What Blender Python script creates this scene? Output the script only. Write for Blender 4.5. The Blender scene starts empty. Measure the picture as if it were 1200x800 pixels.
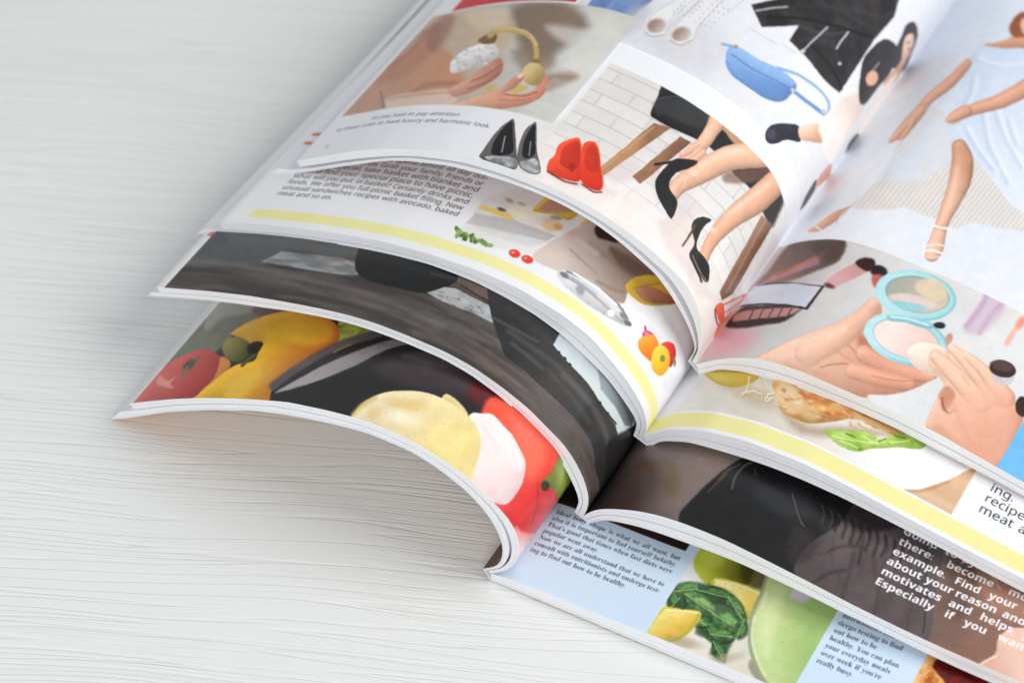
import bpy, bmesh, math, random
import numpy as np
random.seed(7)
rng = np.random.default_rng(11)
SCN = bpy.context.scene
COL = SCN.collection

# ------------------------------------------------------------------ camera
EL = math.radians(46.0)            # camera looks down at 46 degrees
FPX = 3200.0                       # focal length in pixels of the 1200 px wide photograph
DIST = FPX / 2950.0                # metres to the point the camera looks at
fw = np.array([0, math.cos(EL), -math.sin(EL)])
rt = np.array([1.0, 0, 0])
up = np.cross(rt, fw)
CAM = -fw * DIST
cam = bpy.data.cameras.new('camera')
cam.sensor_width = 36.0
cam.lens = FPX / 1200.0 * 36.0
cam.clip_start = 0.05
cam.clip_end = 50.0
cam.dof.use_dof = True
cam.dof.focus_distance = 1.0
cam.dof.aperture_fstop = 8.0
cam_o = bpy.data.objects.new('camera', cam)
cam_o.location = CAM.tolist()
cam_o.rotation_euler = (math.pi / 2 - EL, 0, 0)
COL.objects.link(cam_o)
SCN.camera = cam_o

# ------------------------------------------------------------------ light: a bright room with a big soft window light, plus two added fill lamps
world = bpy.data.worlds.new('World')
SCN.world = world
world.use_nodes = True
bg = world.node_tree.nodes['Background']
bg.inputs['Color'].default_value = (0.93, 0.97, 1.0, 1)
bg.inputs['Strength'].default_value = 0.32

def area(name, loc, target, size, power, color):
    l = bpy.data.lights.new(name, 'AREA')
    l.shape = 'RECTANGLE'
    l.size, l.size_y = size
    l.energy = power
    l.color = color
    o = bpy.data.objects.new(name, l)
    o.location = loc
    d = np.array(target) - np.array(loc)
    from mathutils import Vector
    o.rotation_euler = Vector(d.tolist()).to_track_quat('-Z', 'Y').to_euler()
    COL.objects.link(o)
    return o
area('window_light', (1.35, -0.35, 1.35), (0.05, 0, 0), (1.2, 1.2), 25.0, (1.0, 0.99, 0.975))
area('front_fill_light', (-0.35, -1.7, 1.15), (0, 0, 0.02), (1.8, 1.1), 26.0, (0.96, 0.98, 1.0))  # added fill lamp, brightens the page ends facing the camera
area('side_fill_light', (-1.9, 0.35, 0.85), (-0.05, 0, 0.03), (1.4, 1.0), 6.0, (0.95, 0.98, 1.0))  # added weak fill from the left, gives the left slopes their grey sheen

SCN.view_settings.view_transform = 'Standard'
SCN.view_settings.look = 'None'
SCN.view_settings.exposure = 0.0
SCN.view_settings.gamma = 1.0
SCN.view_settings.use_curve_mapping = False

# ------------------------------------------------------------------ helpers
def ground(px, py, z=0.0):
    d = fw + rt * (px - 600) / FPX - up * (py - 400) / FPX
    return CAM + d * ((z - CAM[2]) / d[2])

def proj(P):
    q = np.asarray(P) - CAM
    zc = q @ fw
    return 600 + FPX * (q @ rt) / zc, 400 - FPX * (q @ up) / zc

def node_mat(name):
    m = bpy.data.materials.new(name)
    m.use_nodes = True
    nt = m.node_tree
    return m, nt, nt.nodes['Principled BSDF']

def new_obj(name, verts, faces, mats, parent=None, smooth=True, mat_idx=None, uvs=None):
    me = bpy.data.meshes.new(name)
    me.from_pydata([tuple(map(float, v)) for v in verts], [], [tuple(map(int, f)) for f in faces])
    for m in mats:
        me.materials.append(m)
    if mat_idx is not None:
        me.polygons.foreach_set('material_index', np.asarray(mat_idx, dtype=np.int32))
    if uvs is not None:
        uvl = me.uv_layers.new(name='UVMap')
        li = np.empty(len(me.loops), dtype=np.int32)
        me.loops.foreach_get('vertex_index', li)
        uvl.data.foreach_set('uv', np.asarray(uvs, dtype=np.float32)[li].ravel())
    me.polygons.foreach_set('use_smooth', [smooth] * len(me.polygons))
    me.update()
    o = bpy.data.objects.new(name, me)
    COL.objects.link(o)
    if parent:
        o.parent = parent
    return o

# ------------------------------------------------------------------ table: white painted boards with raised grain
def wood_material():
    m, nt, bs = node_mat('white_painted_wood')
    N, L = nt.nodes, nt.links
    tc = N.new('ShaderNodeTexCoord')
    def mapped(scale, loc=(0, 0, 0)):
        mp = N.new('ShaderNodeMapping')
        mp.inputs['Scale'].default_value = scale
        mp.inputs['Location'].default_value = loc
        L.new(warp.outputs[0], mp.inputs['Vector'])
        return mp.outputs['Vector']
    # slow sideways wander of the grain
    wn = N.new('ShaderNodeTexNoise'); wn.inputs['Scale'].default_value = 5.0; wn.inputs['Detail'].default_value = 1.5
    wm = N.new('ShaderNodeMapping'); wm.inputs['Scale'].default_value = (1.0, 2.2, 1.0)
    L.new(tc.outputs['Object'], wm.inputs['Vector']); L.new(wm.outputs['Vector'], wn.inputs['Vector'])
    sub = N.new('ShaderNodeMath'); sub.operation = 'SUBTRACT'; sub.inputs[1].default_value = 0.5
    L.new(wn.outputs['Fac'], sub.inputs[0])
    mul = N.new('ShaderNodeMath'); mul.operation = 'MULTIPLY'; mul.inputs[1].default_value = 0.022
    L.new(sub.outputs[0], mul.inputs[0])
    cmb = N.new('ShaderNodeCombineXYZ'); L.new(mul.outputs[0], cmb.inputs['Y'])
    warp = N.new('ShaderNodeVectorMath'); warp.operation = 'ADD'
    L.new(tc.outputs['Object'], warp.inputs[0]); L.new(cmb.outputs[0], warp.inputs[1])
    def grooves(scale, lo, hi, loc, det=0.6):
        n = N.new('ShaderNodeTexNoise'); n.inputs['Scale'].default_value = 1.0
        n.inputs['Detail'].default_value = det; n.inputs['Roughness'].default_value = 0.5
        L.new(mapped(scale, loc), n.inputs['Vector'])
        a = N.new('ShaderNodeMath'); a.operation = 'SUBTRACT'; a.inputs[1].default_value = 0.5
        L.new(n.outputs['Fac'], a.inputs[0])
        b = N.new('ShaderNodeMath'); b.operation = 'ABSOLUTE'; L.new(a.outputs[0], b.inputs[0])
        r = N.new('ShaderNodeMapRange'); r.inputs['From Min'].default_value = lo; r.inputs['From Max'].default_value = hi
        r.interpolation_type = 'SMOOTHSTEP'
        L.new(b.outputs[0], r.inputs['Value'])
        return r.outputs['Result']      # 0 inside a groove, 1 on the flat
    g1 = grooves((6.0, 210.0, 6.0), 0.0, 0.040, (0, 0, 0))
    g2 = grooves((9.0, 430.0, 9.0), 0.0, 0.05, (3.1, 7.7, 0))
    # patches where grain shows more or less
    pn = N.new('ShaderNodeTexNoise'); pn.inputs['Scale'].default_value = 1.0; pn.inputs['Detail'].default_value = 2.0
    L.new(mapped((9.0, 34.0, 9.0), (1.3, 2.1, 0)), pn.inputs['Vector'])
    pr = N.new('ShaderNodeMapRange'); pr.inputs['From Min'].default_value = 0.38; pr.inputs['From Max'].default_value = 0.62
    L.new(pn.outputs['Fac'], pr.inputs['Value'])
    mix = N.new('ShaderNodeMath'); mix.operation = 'MULTIPLY_ADD'   # h = g1*0.7 + g2*0.3*patch
    w2 = N.new('ShaderNodeMath'); w2.operation = 'MULTIPLY'; L.new(g2, w2.inputs[0]); L.new(pr.outputs[0], w2.inputs[1])
    w2b = N.new('ShaderNodeMath'); w2b.operation = 'MULTIPLY'; w2b.inputs[1].default_value = 0.45; L.new(w2.outputs[0], w2b.inputs[0])
    L.new(g1, mix.inputs[0]); mix.inputs[1].default_value = 0.75; L.new(w2b.outputs[0], mix.inputs[2])
    fine = N.new('ShaderNodeTexNoise'); fine.inputs['Scale'].default_value = 1.0; fine.inputs['Detail'].default_value = 4.0
    L.new(mapped((500.0, 900.0, 160.0)), fine.inputs['Vector'])
    fadd = N.new('ShaderNodeMath'); fadd.operation = 'MULTIPLY_ADD'; fadd.inputs[1].default_value = 0.10
    L.new(fine.outputs['Fac'], fadd.inputs[0]); L.new(mix.outputs[0], fadd.inputs[2])
    bp = N.new('ShaderNodeBump'); bp.inputs['Strength'].default_value = 0.50; bp.inputs['Distance'].default_value = 0.0004
    L.new(fadd.outputs[0], bp.inputs['Height']); L.new(bp.outputs['Normal'], bs.inputs['Normal'])
    # paint colour: slightly darker and browner in the grooves, faint cloudy tone
    cl = N.new('ShaderNodeTexNoise'); cl.inputs['Scale'].default_value = 1.0; cl.inputs['Detail'].default_value = 3.0
    L.new(mapped((3.0, 11.0, 3.0), (5, 1, 0)), cl.inputs['Vector'])
    base = N.new('ShaderNodeMix'); base.data_type = 'RGBA'
    base.inputs['A'].default_value = (0.735, 0.752, 0.742, 1); base.inputs['B'].default_value = (0.77, 0.778, 0.762, 1)
    L.new(cl.outputs['Fac'], base.inputs['Factor'])
    gr = N.new('ShaderNodeMapRange'); gr.inputs['From Min'].default_value = 0.0; gr.inputs['From Max'].default_value = 0.5
    gr.inputs['To Min'].default_value = 0.22; gr.inputs['To Max'].default_value = 0.0
    L.new(g1, gr.inputs['Value'])
    gm = N.new('ShaderNodeMath'); gm.operation = 'MULTIPLY'; L.new(gr.outputs[0], gm.inputs[0]); L.new(pr.outputs[0], gm.inputs[1])
    c2 = N.new('ShaderNodeMix'); c2.data_type = 'RGBA'; c2.inputs['B'].default_value = (0.60, 0.57, 0.52, 1)
    L.new(base.outputs['Result'], c2.inputs['A']); L.new(gm.outputs[0], c2.inputs['Factor'])
    L.new(c2.outputs['Result'], bs.inputs['Base Color'])
    bs.inputs['Roughness'].default_value = 0.5
    bs.inputs['Specular IOR Level'].default_value = 0.35
    return m

GRAIN = math.radians(-5.8)
table = bpy.data.objects.new('table_top', None)
COL.objects.link(table)
table['kind'] = 'structure'
table['label'] = 'white painted wooden table top with fine raised grain'
table.rotation_euler = (0, 0, GRAIN)
wood = wood_material()
J = ground(120, 122)                       # the one joint that shows, far left
cg, sg = math.cos(-GRAIN), math.sin(-GRAIN)
yj = J[0] * sg + J[1] * cg
PW = 0.44
for i in range(-2, 2):
    y0, y1 = yj + i * PW + 0.00008, yj + (i + 1) * PW - 0.00008
    bm = bmesh.new()
    bmesh.ops.create_cube(bm, size=1.0)
    for v in bm.verts:
        v.co = (v.co.x * 2.2, (y0 + y1) / 2 + v.co.y * (y1 - y0), -0.012 + v.co.z * 0.024)
    bmesh.ops.bevel(bm, geom=[e for e in bm.edges], offset=0.0005, segments=3, affect='EDGES')
    me = bpy.data.meshes.new('plank'); bm.to_mesh(me); bm.free()
    me.materials.append(wood)
    po = bpy.data.objects.new('plank', me); COL.objects.link(po); po.parent = table

# ------------------------------------------------------------------ magazines: section curves in mm (u across, z up) from the spine outwards
# L/R = left/right half, t = top page, b = cover underneath
CUR = {
'4Lb':[(-3.0,5.0),(3.2,10.0),(5.0,15.6),(5.4,21.1),(4.4,26.5),(1.9,32.5),(-2.2,38.4),(-9.4,44.9),(-21.1,51.0),(-32.5,54.1),(-49.1,54.4),(-60.9,52.3),(-72.9,49.3),(-85.5,45.7),(-97.9,41.2),(-117.4,31.6),(-129.4,24.9),(-139.6,18.9),(-150.1,11.6),(-160.8,4.2),(-167.3,0.3)],
'4Lt':[(0.0,3.7),(5.7,8.1),(9.6,13.7),(11.8,21.0),(12.0,26.4),(10.6,33.3),(7.2,39.2),(2.0,43.8),(-9.3,52.6),(-21.0,57.0),(-32.4,59.6),(-45.3,60.5),(-56.3,59.3),(-66.7,57.3),(-83.5,53.0),(-97.5,47.2),(-109.0,41.9),(-121.9,35.6),(-135.6,27.9),(-147.1,20.8),(-156.7,14.7)],
'4Rt':[(0.0,3.6),(6.4,5.0),(18.4,5.9),(29.9,6.1),(41.3,6.3),(53.0,6.6),(63.5,7.2),(78.7,7.4),(94.4,7.3),(110,7.2),(150,7.0),(204,6.5)],
'4Rb':[(0.0,0.2),(5.3,0.4),(18.4,0.6),(31.0,0.7),(60,0.6),(100,0.5),(150,0.4),(206,0.4)],
'3Lb':[(-5.9,3.3),(-3.8,10.3),(-5.7,16.4),(-8.9,23.2),(-13.3,30.7),(-17.5,35.9),(-25.3,42.0),(-36.9,50.2),(-48.8,55.5),(-60.4,58.2),(-77.2,58.9),(-89.1,58.6),(-101.1,57.3),(-113.7,54.6),(-126.2,51.4),(-137.7,47.6),(-150.6,43.7),(-163.9,39.1),(-180.5,32.7),(-192.5,27.8)],
'3Lt':[(-2.2,2.4),(-0.5,8.4),(-0.3,15.0),(-2.6,23.8),(-6.5,31.6),(-11.3,38.1),(-16.6,42.2),(-25.3,49.3),(-36.9,55.4),(-48.8,60.0),(-60.4,62.2),(-77.1,62.9),(-88.9,62.7),(-100.9,61.3),(-113.5,58.7),(-125.9,55.6),(-143.8,50.7),(-163.4,44.0),(-187.5,34.7)],
'3Rt':[(-2.7,2.1),(-0.1,6.2),(4.3,10.4),(10.2,13.7),(18.8,17.5),(27.3,19.9),(37.6,21.1),(47.1,21.2),(54.5,21.1),(71.5,19.1),(88.3,16.7),(105.0,14.0),(121.6,12.0),(138.1,10.6),(160,9.6),(180,9.2),(200,9.0)],
'3Rb':[(0.0,0.0),(6.6,5.9),(10.4,7.2),(19.1,9.5),(27.7,10.7),(40.8,11.6),(50.7,12.1),(61.9,12.2),(72.1,11.3),(88.9,9.8),(99.0,8.5),(114.0,6.7),(130.7,4.8),(147.2,3.4),(165,2.6),(185,2.3),(203,2.2)],
'2Lb':[(-6.6,3.2),(-5.0,10.9),(-6.9,14.2),(-9.9,18.4),(-15.0,24.9),(-20.1,30.2),(-25.2,34.0),(-37.0,42.1),(-48.8,47.4),(-60.9,50.5),(-72.8,52.5),(-82.5,52.8),(-94.5,52.5),(-106.7,50.6),(-119.4,48.0),(-131.9,44.8),(-153.1,38.6),(-169.8,32.4),(-186.5,25.9),(-199.2,20.4)],
'2Lt':[(-2.9,3.9),(-1.7,7.9),(-1.6,13.1),(-3.2,19.3),(-6.2,24.8),(-10.3,31.0),(-15.3,36.3),(-25.5,46.3),(-37.2,52.3),(-54.9,57.3),(-69.8,58.7),(-76.3,58.7),(-94.4,57.6),(-112.8,55.0),(-131.6,50.4),(-149.6,45.2),(-169.3,38.5),(-187.8,31.6)],
'2Rt':[(-2.3,4.7),(3.9,10.8),(9.7,14.8),(20.9,20.2),(37.9,23.6),(60.6,23.6),(81.1,20.4),(103.0,16.1),(125.7,11.8),(148.1,8.2),(170,6.6),(200,5.8)],
'2Rb':[(0.1,0.0),(4.8,6.3),(15.8,11.4),(27.2,13.2),(40.2,14.7),(50.1,15.3),(61.4,15.1),(77.0,13.9),(96.1,11.1),(115.1,8.0),(134.0,4.2),(149.0,1.6),(170,0.0),(203,-0.9)],
'1Lb':[(-4.9,4.9),(-2.0,12.6),(-4.6,21.0),(-8.5,28.6),(-14.0,36.8),(-20.3,44.1),(-35.3,53.5),(-47.4,58.8),(-60.3,61.8),(-72.5,62.9),(-84.3,62.8),(-96.3,61.9),(-108.8,60.0),(-121.1,56.2),(-126.0,54.8),(-135.5,50.7),(-145.2,45.2),(-158.7,37.2),(-172.0,29.0),(-182,24.0),(-189.0,21.8)],
'1Lt':[(-2.6,4.5),(-0.2,12.5),(0.5,21.2),(-0.5,29.5),(-4.5,39.3),(-9.4,45.7),(-21.2,54.2),(-33.3,60.2),(-45.1,64.6),(-59.3,67.9),(-78.2,70.0),(-94.1,69.3),(-105.4,67.0),(-113.5,64.9),(-125.8,60.5),(-138.8,55.0),(-151.6,48.2),(-168,38.0),(-176.2,33.0)],
'1Rt':[(-1.2,4.3),(4.2,9.4),(10.0,13.5),(18.5,18.1),(27.0,20.9),(38.3,21.6),(50.0,21.0),(61.4,20.2),(78.3,18.9),(95.3,16.3),(106.7,13.4),(118.3,10.6),(129.6,7.9),(150,4.6),(175,3.2),(198,2.6)],
'1Rb':[(0.0,0.0),(2.5,1.9),(7.6,6.8),(16.2,10.0),(27.6,11.8),(39.0,12.7),(50.8,12.8),(62.0,12.7),(79.1,11.2),(90.5,9.1),(107.7,6.0),(119.1,3.9),(130.4,1.4),(150,-1.6),(175,-2.9),(201,-3.4)],
}
AL = math.radians(28.3)
# skew: the spine leans a touch to the right; cone: the left pages close up a little towards the head
MAG = {4: dict(px=(575, 679), z=0.0, rot=0.0, skew=0.0, cone=0.0), 3: dict(px=(690, 612.5), z=0.0058, rot=0.0, skew=0.004, cone=0.06),
       2: dict(px=(760.8, 523.4), z=0.0165, rot=0.0, skew=0.004, cone=0.16), 1: dict(px=(819.7, 438), z=0.027, rot=0.0, skew=0.019, cone=0.0)}
def lean(k, u, v):
    return u + MAG[k]['skew'] * v - MAG[k]['cone'] * v * np.minimum(u, 0.0)

NP = 84
PAGE_H = 0.285

def smooth_curve(pts, n=NP, sig=2.2):
    p = np.array(pts, float)
    d = np.r_[0, np.cumsum(np.hypot(*np.diff(p, axis=0).T))]
    m = int(d[-1] * 2)
    s = np.linspace(0, d[-1], m)
    q = np.stack([np.interp(s, d, p[:, 0]), np.interp(s, d, p[:, 1])], 1)
    k = int(sig * 2 * 3)
    ker = np.exp(-0.5 * (np.arange(-k, k + 1) / (sig * 2)) ** 2); ker /= ker.sum()
    ext = np.concatenate([2 * q[0] - q[k:0:-1], q, 2 * q[-1] - q[-2:-k - 2:-1]])
    q = np.stack([np.convolve(ext[:, i], ker, 'valid') for i in (0, 1)], 1)
    d = np.r_[0, np.cumsum(np.hypot(*np.diff(q, axis=0).T))]
    # denser near the spine
    w = np.linspace(0, 1, n) ** 1.25
    return np.stack([np.interp(w * d[-1], d, q[:, i]) for i in (0, 1)], 1)

SM = {k: smooth_curve(v) / 1000.0 for k, v in CUR.items()}
for _k in '1234':        # both top pages meet in one crease at the gutter
    _g = (SM[_k + 'Lt'][0] + SM[_k + 'Rt'][0]) / 2
    for _s in ('Lt', 'Rt'):
        _w = np.exp(-np.arange(NP) / 2.0)[:, None]
        SM[_k + _s] = SM[_k + _s] + (_g - SM[_k + _s][0]) * _w
WPAR = np.linspace(0, 1, NP) ** 1.25
# ------------------------------------------------------------------ printed pages: each print is drawn in code into a packed image that lies on the page's own UVs
RES = 4500.0     # texels per metre

class Print:
    """A sheet of print. s runs from the gutter to the fore edge, t from the foot of the page to its head."""
    def __init__(self, k, side, base=(236, 236, 238), tmax=None):
        mg = MAG[k]
        self.k, self.side = k, side
        self.tmax = tmax = tmax or (PAGE_H if k == 1 else 0.125)      # print is drawn as far up as the page can be seen
        prof = SM['%d%st' % (k, side)]
        sd = np.r_[0, np.cumsum(np.hypot(*np.diff(prof, axis=0).T))]
        self.L = sd[-1]
        self.W, self.H = int(self.L * RES), int(tmax * RES)
        s = (np.arange(self.W) + 0.5) / self.W * self.L
        t = (np.arange(self.H) + 0.5) / self.H * tmax
        u = np.interp(s, sd, prof[:, 0]); z = np.interp(s, sd, prof[:, 1])
        U, V, O = frame(k)
        ue = lean(k, u[None], t[:, None])
        P = O + ue[..., None] * U + (z[:, None] * np.array((0, 0, 1.0)))[None] + t[:, None, None] * V
        self.X, self.Y = [a.astype(np.float32) for a in proj(P)]     # where each point of the sheet falls in the photograph
        self.s, self.t = s, t
        # hand-drawn outlines are too clean for a photograph: let the drawing coordinates wander a little
        a, b = np.meshgrid(s * 1000, t * 1000)
        a, b = a.astype(np.float32), b.astype(np.float32)
        self.X = (self.X + .42 * vnoise(a / 1.3, b / 1.3, 5) + .6 * vnoise(a / 5 + 9, b / 5, 8)).astype(np.float32)
        self.Y = (self.Y + .42 * vnoise(a / 1.3 + 40, b / 1.3, 6) + .6 * vnoise(a / 5, b / 5 + 30, 9)).astype(np.float32)
        self.mot = (5.0 * vnoise(a / .7, b / .7, 3) + 5.0 * vnoise(a / 3.5, b / 3.5, 4)).astype(np.float32)
        self.chr = (4.5 * vnoise(a / 6 + 3, b / 6, 7, 1)).astype(np.float32)
        self.I = np.empty((self.H, self.W, 3), np.float32)
        self.I[:] = np.array(base, np.float32)
        self.clip = None
        self.smin = 0.012 if side == 'L' else 0.0
    # -- find a page point from a photograph pixel
    def st(self, p):
        d = (self.X - p[0]) ** 2 + (self.Y - p[1]) ** 2
        i0 = int(self.smin / self.L * self.W)
        j, i = np.unravel_index(np.argmin(d[:, i0:]), d[:, i0:].shape)
        return self.s[i + i0], self.t[j]
    def noise(self, sel, scale, seed=0, stretch=(1, 1)):
        jj, ii = sel
        a = self.s[ii] * 1000 / scale / stretch[0] + seed * 17.3
        b = self.t[jj] * 1000 / scale / stretch[1] + seed * 9.1
        return vnoise(a, b, seed)
    def put(self, sel, al, col, blend='mix', form=None, mottle=True):
        jj, ii = sel
        if self.clip is not None:
            al = al * self.clip[jj, ii]
        if callable(col):
            col = col(self.X[jj, ii], self.Y[jj, ii], self, sel)
        c = np.asarray(col, np.float32)
        if form is not None:
            c = c * form[:, None]
        if mottle:
            mo = self.mot[jj, ii][:, None]
            c = c + mo * np.array((1.15, 1.0, .8), np.float32) + self.chr[jj, ii][:, None] * np.array((1.0, -.15, -.9), np.float32)
        a = al[:, None].astype(np.float32)
        cur = self.I[jj, ii]
        if blend == 'mul':
            c = cur * c / 255.0
        self.I[jj, ii] = cur * (1 - a) + c * a
    def box(self, x0, y0, x1, y1):
        return np.nonzero((self.X > x0) & (self.X < x1) & (self.Y > y0) & (self.Y < y1))
    # -- shapes; points are photograph pixels
    def poly(self, pts, col, soft=1.2, smooth=True, a=1.0, blend='mix', form=0.13):
        p = np.array(pts, float)
        if smooth and len(p) > 3:
            p = catmull(p)
        m = soft + 1
        sel = self.box(p[:, 0].min() - m, p[:, 1].min() - m, p[:, 0].max() + m, p[:, 1].max() + m)
        if len(sel[0]) == 0:
            return
        fm = None
        if form and smooth and soft < 2.6:       # printed shading of a rounded thing: lit edge, shaded edge
            d, lit = sdf(self.X[sel], self.Y[sel], p, True)
            w = max(3.0, .20 * math.sqrt(np.ptp(p[:, 0]) * np.ptp(p[:, 1])))
            fm = 1 + form * (1.5 * lit - .35) * np.exp(np.minimum(d, 0) / w)
        else:
            d = sdf(self.X[sel], self.Y[sel], p)
        self.put(sel, a * sstep(0.5 - d / soft), col, blend, fm)
    def ell(self, cx, cy, rx, ry, ang, col, soft=1.2, a=1.0, blend='mix'):
        m = max(rx, ry) + soft + 1
        sel = self.box(cx - m, cy - m, cx + m, cy + m)
        if len(sel[0]) == 0:
            return
        c, s_ = math.cos(math.radians(ang)), math.sin(math.radians(ang))
        x, y = self.X[sel] - cx, self.Y[sel] - cy
        e = np.hypot((x * c + y * s_) / rx, (-x * s_ + y * c) / ry)
        d = (e - 1) * min(rx, ry)
        self.put(sel, a * sstep(0.5 - d / soft), col, blend)
    def line(self, pts, w, col, soft=1.0, smooth=True, a=1.0, w2=None):
        p = np.array(pts, float)
        if smooth and len(p) > 2:
            p = catmull(p, closed=False)
        m = w + soft + 1
        sel = self.box(p[:, 0].min() - m, p[:, 1].min() - m, p[:, 0].max() + m, p[:, 1].max() + m)
        if len(sel[0]) == 0:
            return
        x, y = self.X[sel], self.Y[sel]
        best = np.full(x.shape, 1e9, np.float32)
        n = len(p) - 1
        for i in range(n):
            ww = w if w2 is None else w + (w2 - w) * (i + .5) / n
            best = np.minimum(best, segd(x, y, p[i], p[i + 1]) - ww / 2)
        self.put(sel, a * sstep(0.5 - best / soft), col)
    def limb(self, pts, rad, col, soft=1.6, k=.20, side=.12, a=1.0):
        """a rounded tapering form (a leg, a finger, a tube) with the tone a photograph gives it"""
        p = np.array(pts, float)
        q = catmull(np.c_[p, rad], closed=False)
        m = max(rad) + soft + 1
        sel = self.box(q[:, 0].min() - m, q[:, 1].min() - m, q[:, 0].max() + m, q[:, 1].max() + m)
        if len(sel[0]) == 0:
            return
        x, y = self.X[sel], self.Y[sel]
        best = np.full(x.shape, 1e9, np.float32); off = np.zeros(x.shape, np.float32); rr = np.ones(x.shape, np.float32)
        for i in range(len(q) - 1):
            dx, dy = q[i + 1, :2] - q[i, :2]
            rx, ry = x - q[i, 0], y - q[i, 1]
            h = np.clip((rx * dx + ry * dy) / (dx * dx + dy * dy + 1e-9), 0, 1)
            r = q[i, 2] + (q[i + 1, 2] - q[i, 2]) * h
            ex, ey = rx - h * dx, ry - h * dy
            e = np.hypot(ex, ey) - r
            mk = e < best
            best[mk] = e[mk]; rr[mk] = r[mk]
            off[mk] = ((.45 * ex + .89 * ey) / r)[mk]      # -1 towards the light, +1 away from it
        edge = np.clip(1 + best / rr, 0, 1)
        off = np.clip(off, -1, 1)
        fm = 1.03 - side * off - k * edge ** 3 + .05 * np.exp(-((off + .35) / .3) ** 2) * (1 - edge)
        self.put(sel, a * sstep(0.5 - best / soft), col, 'mix', fm.astype(np.float32))
    def rect(self, pa, pb, col, soft=0.25, a=1.0, set_clip=False):
        """an upright picture box between two page corners, each given by a photograph pixel or as (s, t)"""
        (s0, t0), (s1, t1) = pa, pb
        s0, s1 = sorted((s0, s1)); t0, t1 = sorted((t0, t1))
        so = soft / 1000
        ms = sstep(np.minimum(self.s - s0, s1 - self.s) / so + .5)
        mt = sstep(np.minimum(self.t - t0, t1 - self.t) / so + .5)
        m = (mt[:, None] * ms[None]).astype(np.float32)
        if set_clip:
            self.clip = m
        sel = np.nonzero(m > 0.001)
        if col is not None:
            keep = self.clip; self.clip = None
            self.put(sel, a * m[sel], col, mottle=callable(col))
            self.clip = keep
    # -- lettering
    def text(self, word, s, t, size, col, serif=False, bold=0.0, width=None, wordgap=0.30, a=1.0, slant=0.0, fit=False, xs=1.0):
        """s, t in metres: start of the baseline; width spreads the words to a justified line"""
        words = word.split(' ')
        ms = [(m[0] * (xs, 1), m[1], m[2] * xs) for m in (word_mesh(w, serif, bold) for w in words)]
        if width is not None and len(words) > 1 and fit:
            size = min(size * 1.6, width / (sum(m[2] for m in ms) + (wordgap + .04) * (len(words) - 1)))
        ws = [m[2] * size for m in ms]
        gap = wordgap * size
        if width is not None and len(words) > 1:
            gap = (width - sum(ws)) / (len(words) - 1)
        x = 0.0
        sg = -1.0 if self.side == 'L' else 1.0
        for (v, tri, w), wd in zip(ms, ws):
            self.raster(v, tri, s, t, x, size, sg, col, a, slant)
            x += wd + gap
        return x - gap
    def raster(self, v, tri, s, t, x0, size, sg, col, a, slant):
        SS = 3
        gx = (s + sg * (x0 + (v[:, 0] + slant * v[:, 1]) * size)) / self.L * self.W * SS
        gy = (t + v[:, 1] * size) / self.tmax * self.H * SS
        ax, ay = int(gx.min() // SS) - 1, int(gy.min() // SS) - 1
        bw, bh = int(gx.max() // SS) + 2 - ax, int(gy.max() // SS) + 2 - ay
        buf = np.zeros((bh * SS, bw * SS), np.float32)
        gx = gx - ax * SS; gy = gy - ay * SS
        for q in tri:
            X, Y = gx[q], gy[q]
            i0, i1 = max(int(X.min()), 0), min(int(X.max()) + 1, bw * SS)
            j0, j1 = max(int(Y.min()), 0), min(int(Y.max()) + 1, bh * SS)
            if i1 <= i0 or j1 <= j0:
                continue
            xx = np.arange(i0, i1) + .5
            yy = (np.arange(j0, j1) + .5)[:, None]
            ar = (X[1] - X[0]) * (Y[2] - Y[0]) - (X[2] - X[0]) * (Y[1] - Y[0])
            if abs(ar) < 1e-9:
                continue
            w0 = ((X[1] - xx) * (Y[2] - yy) - (X[2] - xx) * (Y[1] - yy)) / ar
            w1 = ((X[2] - xx) * (Y[0] - yy) - (X[0] - xx) * (Y[2] - yy)) / ar
            ins = (w0 >= -1e-3) & (w1 >= -1e-3) & (w0 + w1 <= 1.001)
            buf[j0:j1, i0:i1] = np.maximum(buf[j0:j1, i0:i1], ins)
        m = buf.reshape(bh, SS, bw, SS).mean((1, 3)) * a
        j0, i0 = max(ay, 0), max(ax, 0)
        j1, i1 = min(ay + bh, self.H), min(ax + bw, self.W)
        if j1 <= j0 or i1 <= i0:
            return
        m = m[j0 - ay:j1 - ay, i0 - ax:i1 - ax, None]
        self.I[j0:j1, i0:i1] = self.I[j0:j1, i0:i1] * (1 - m) + np.array(col, np.float32) * m
    def material(self, name, rough=0.30, spec=0.5):
        im = bpy.data.images.new(name, self.W, self.H)
        g = rng.normal(0, 1.3, (self.H, self.W, 1)).astype(np.float32)
        px = np.ones((self.H, self.W, 4), np.float32)
        px[..., :3] = np.clip((self.I + g) / 255.0, 0, 1)
        im.pixels.foreach_set(px.ravel())
        im.update(); im.pack()
        m, nt, bs = node_mat(name)
        tx = nt.nodes.new('ShaderNodeTexImage'); tx.image = im; tx.extension = 'EXTEND'; tx.interpolation = 'Cubic'
        nt.links.new(tx.outputs['Color'], bs.inputs['Base Color'])
        gloss(nt, bs, rough, spec)
        return m

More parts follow.
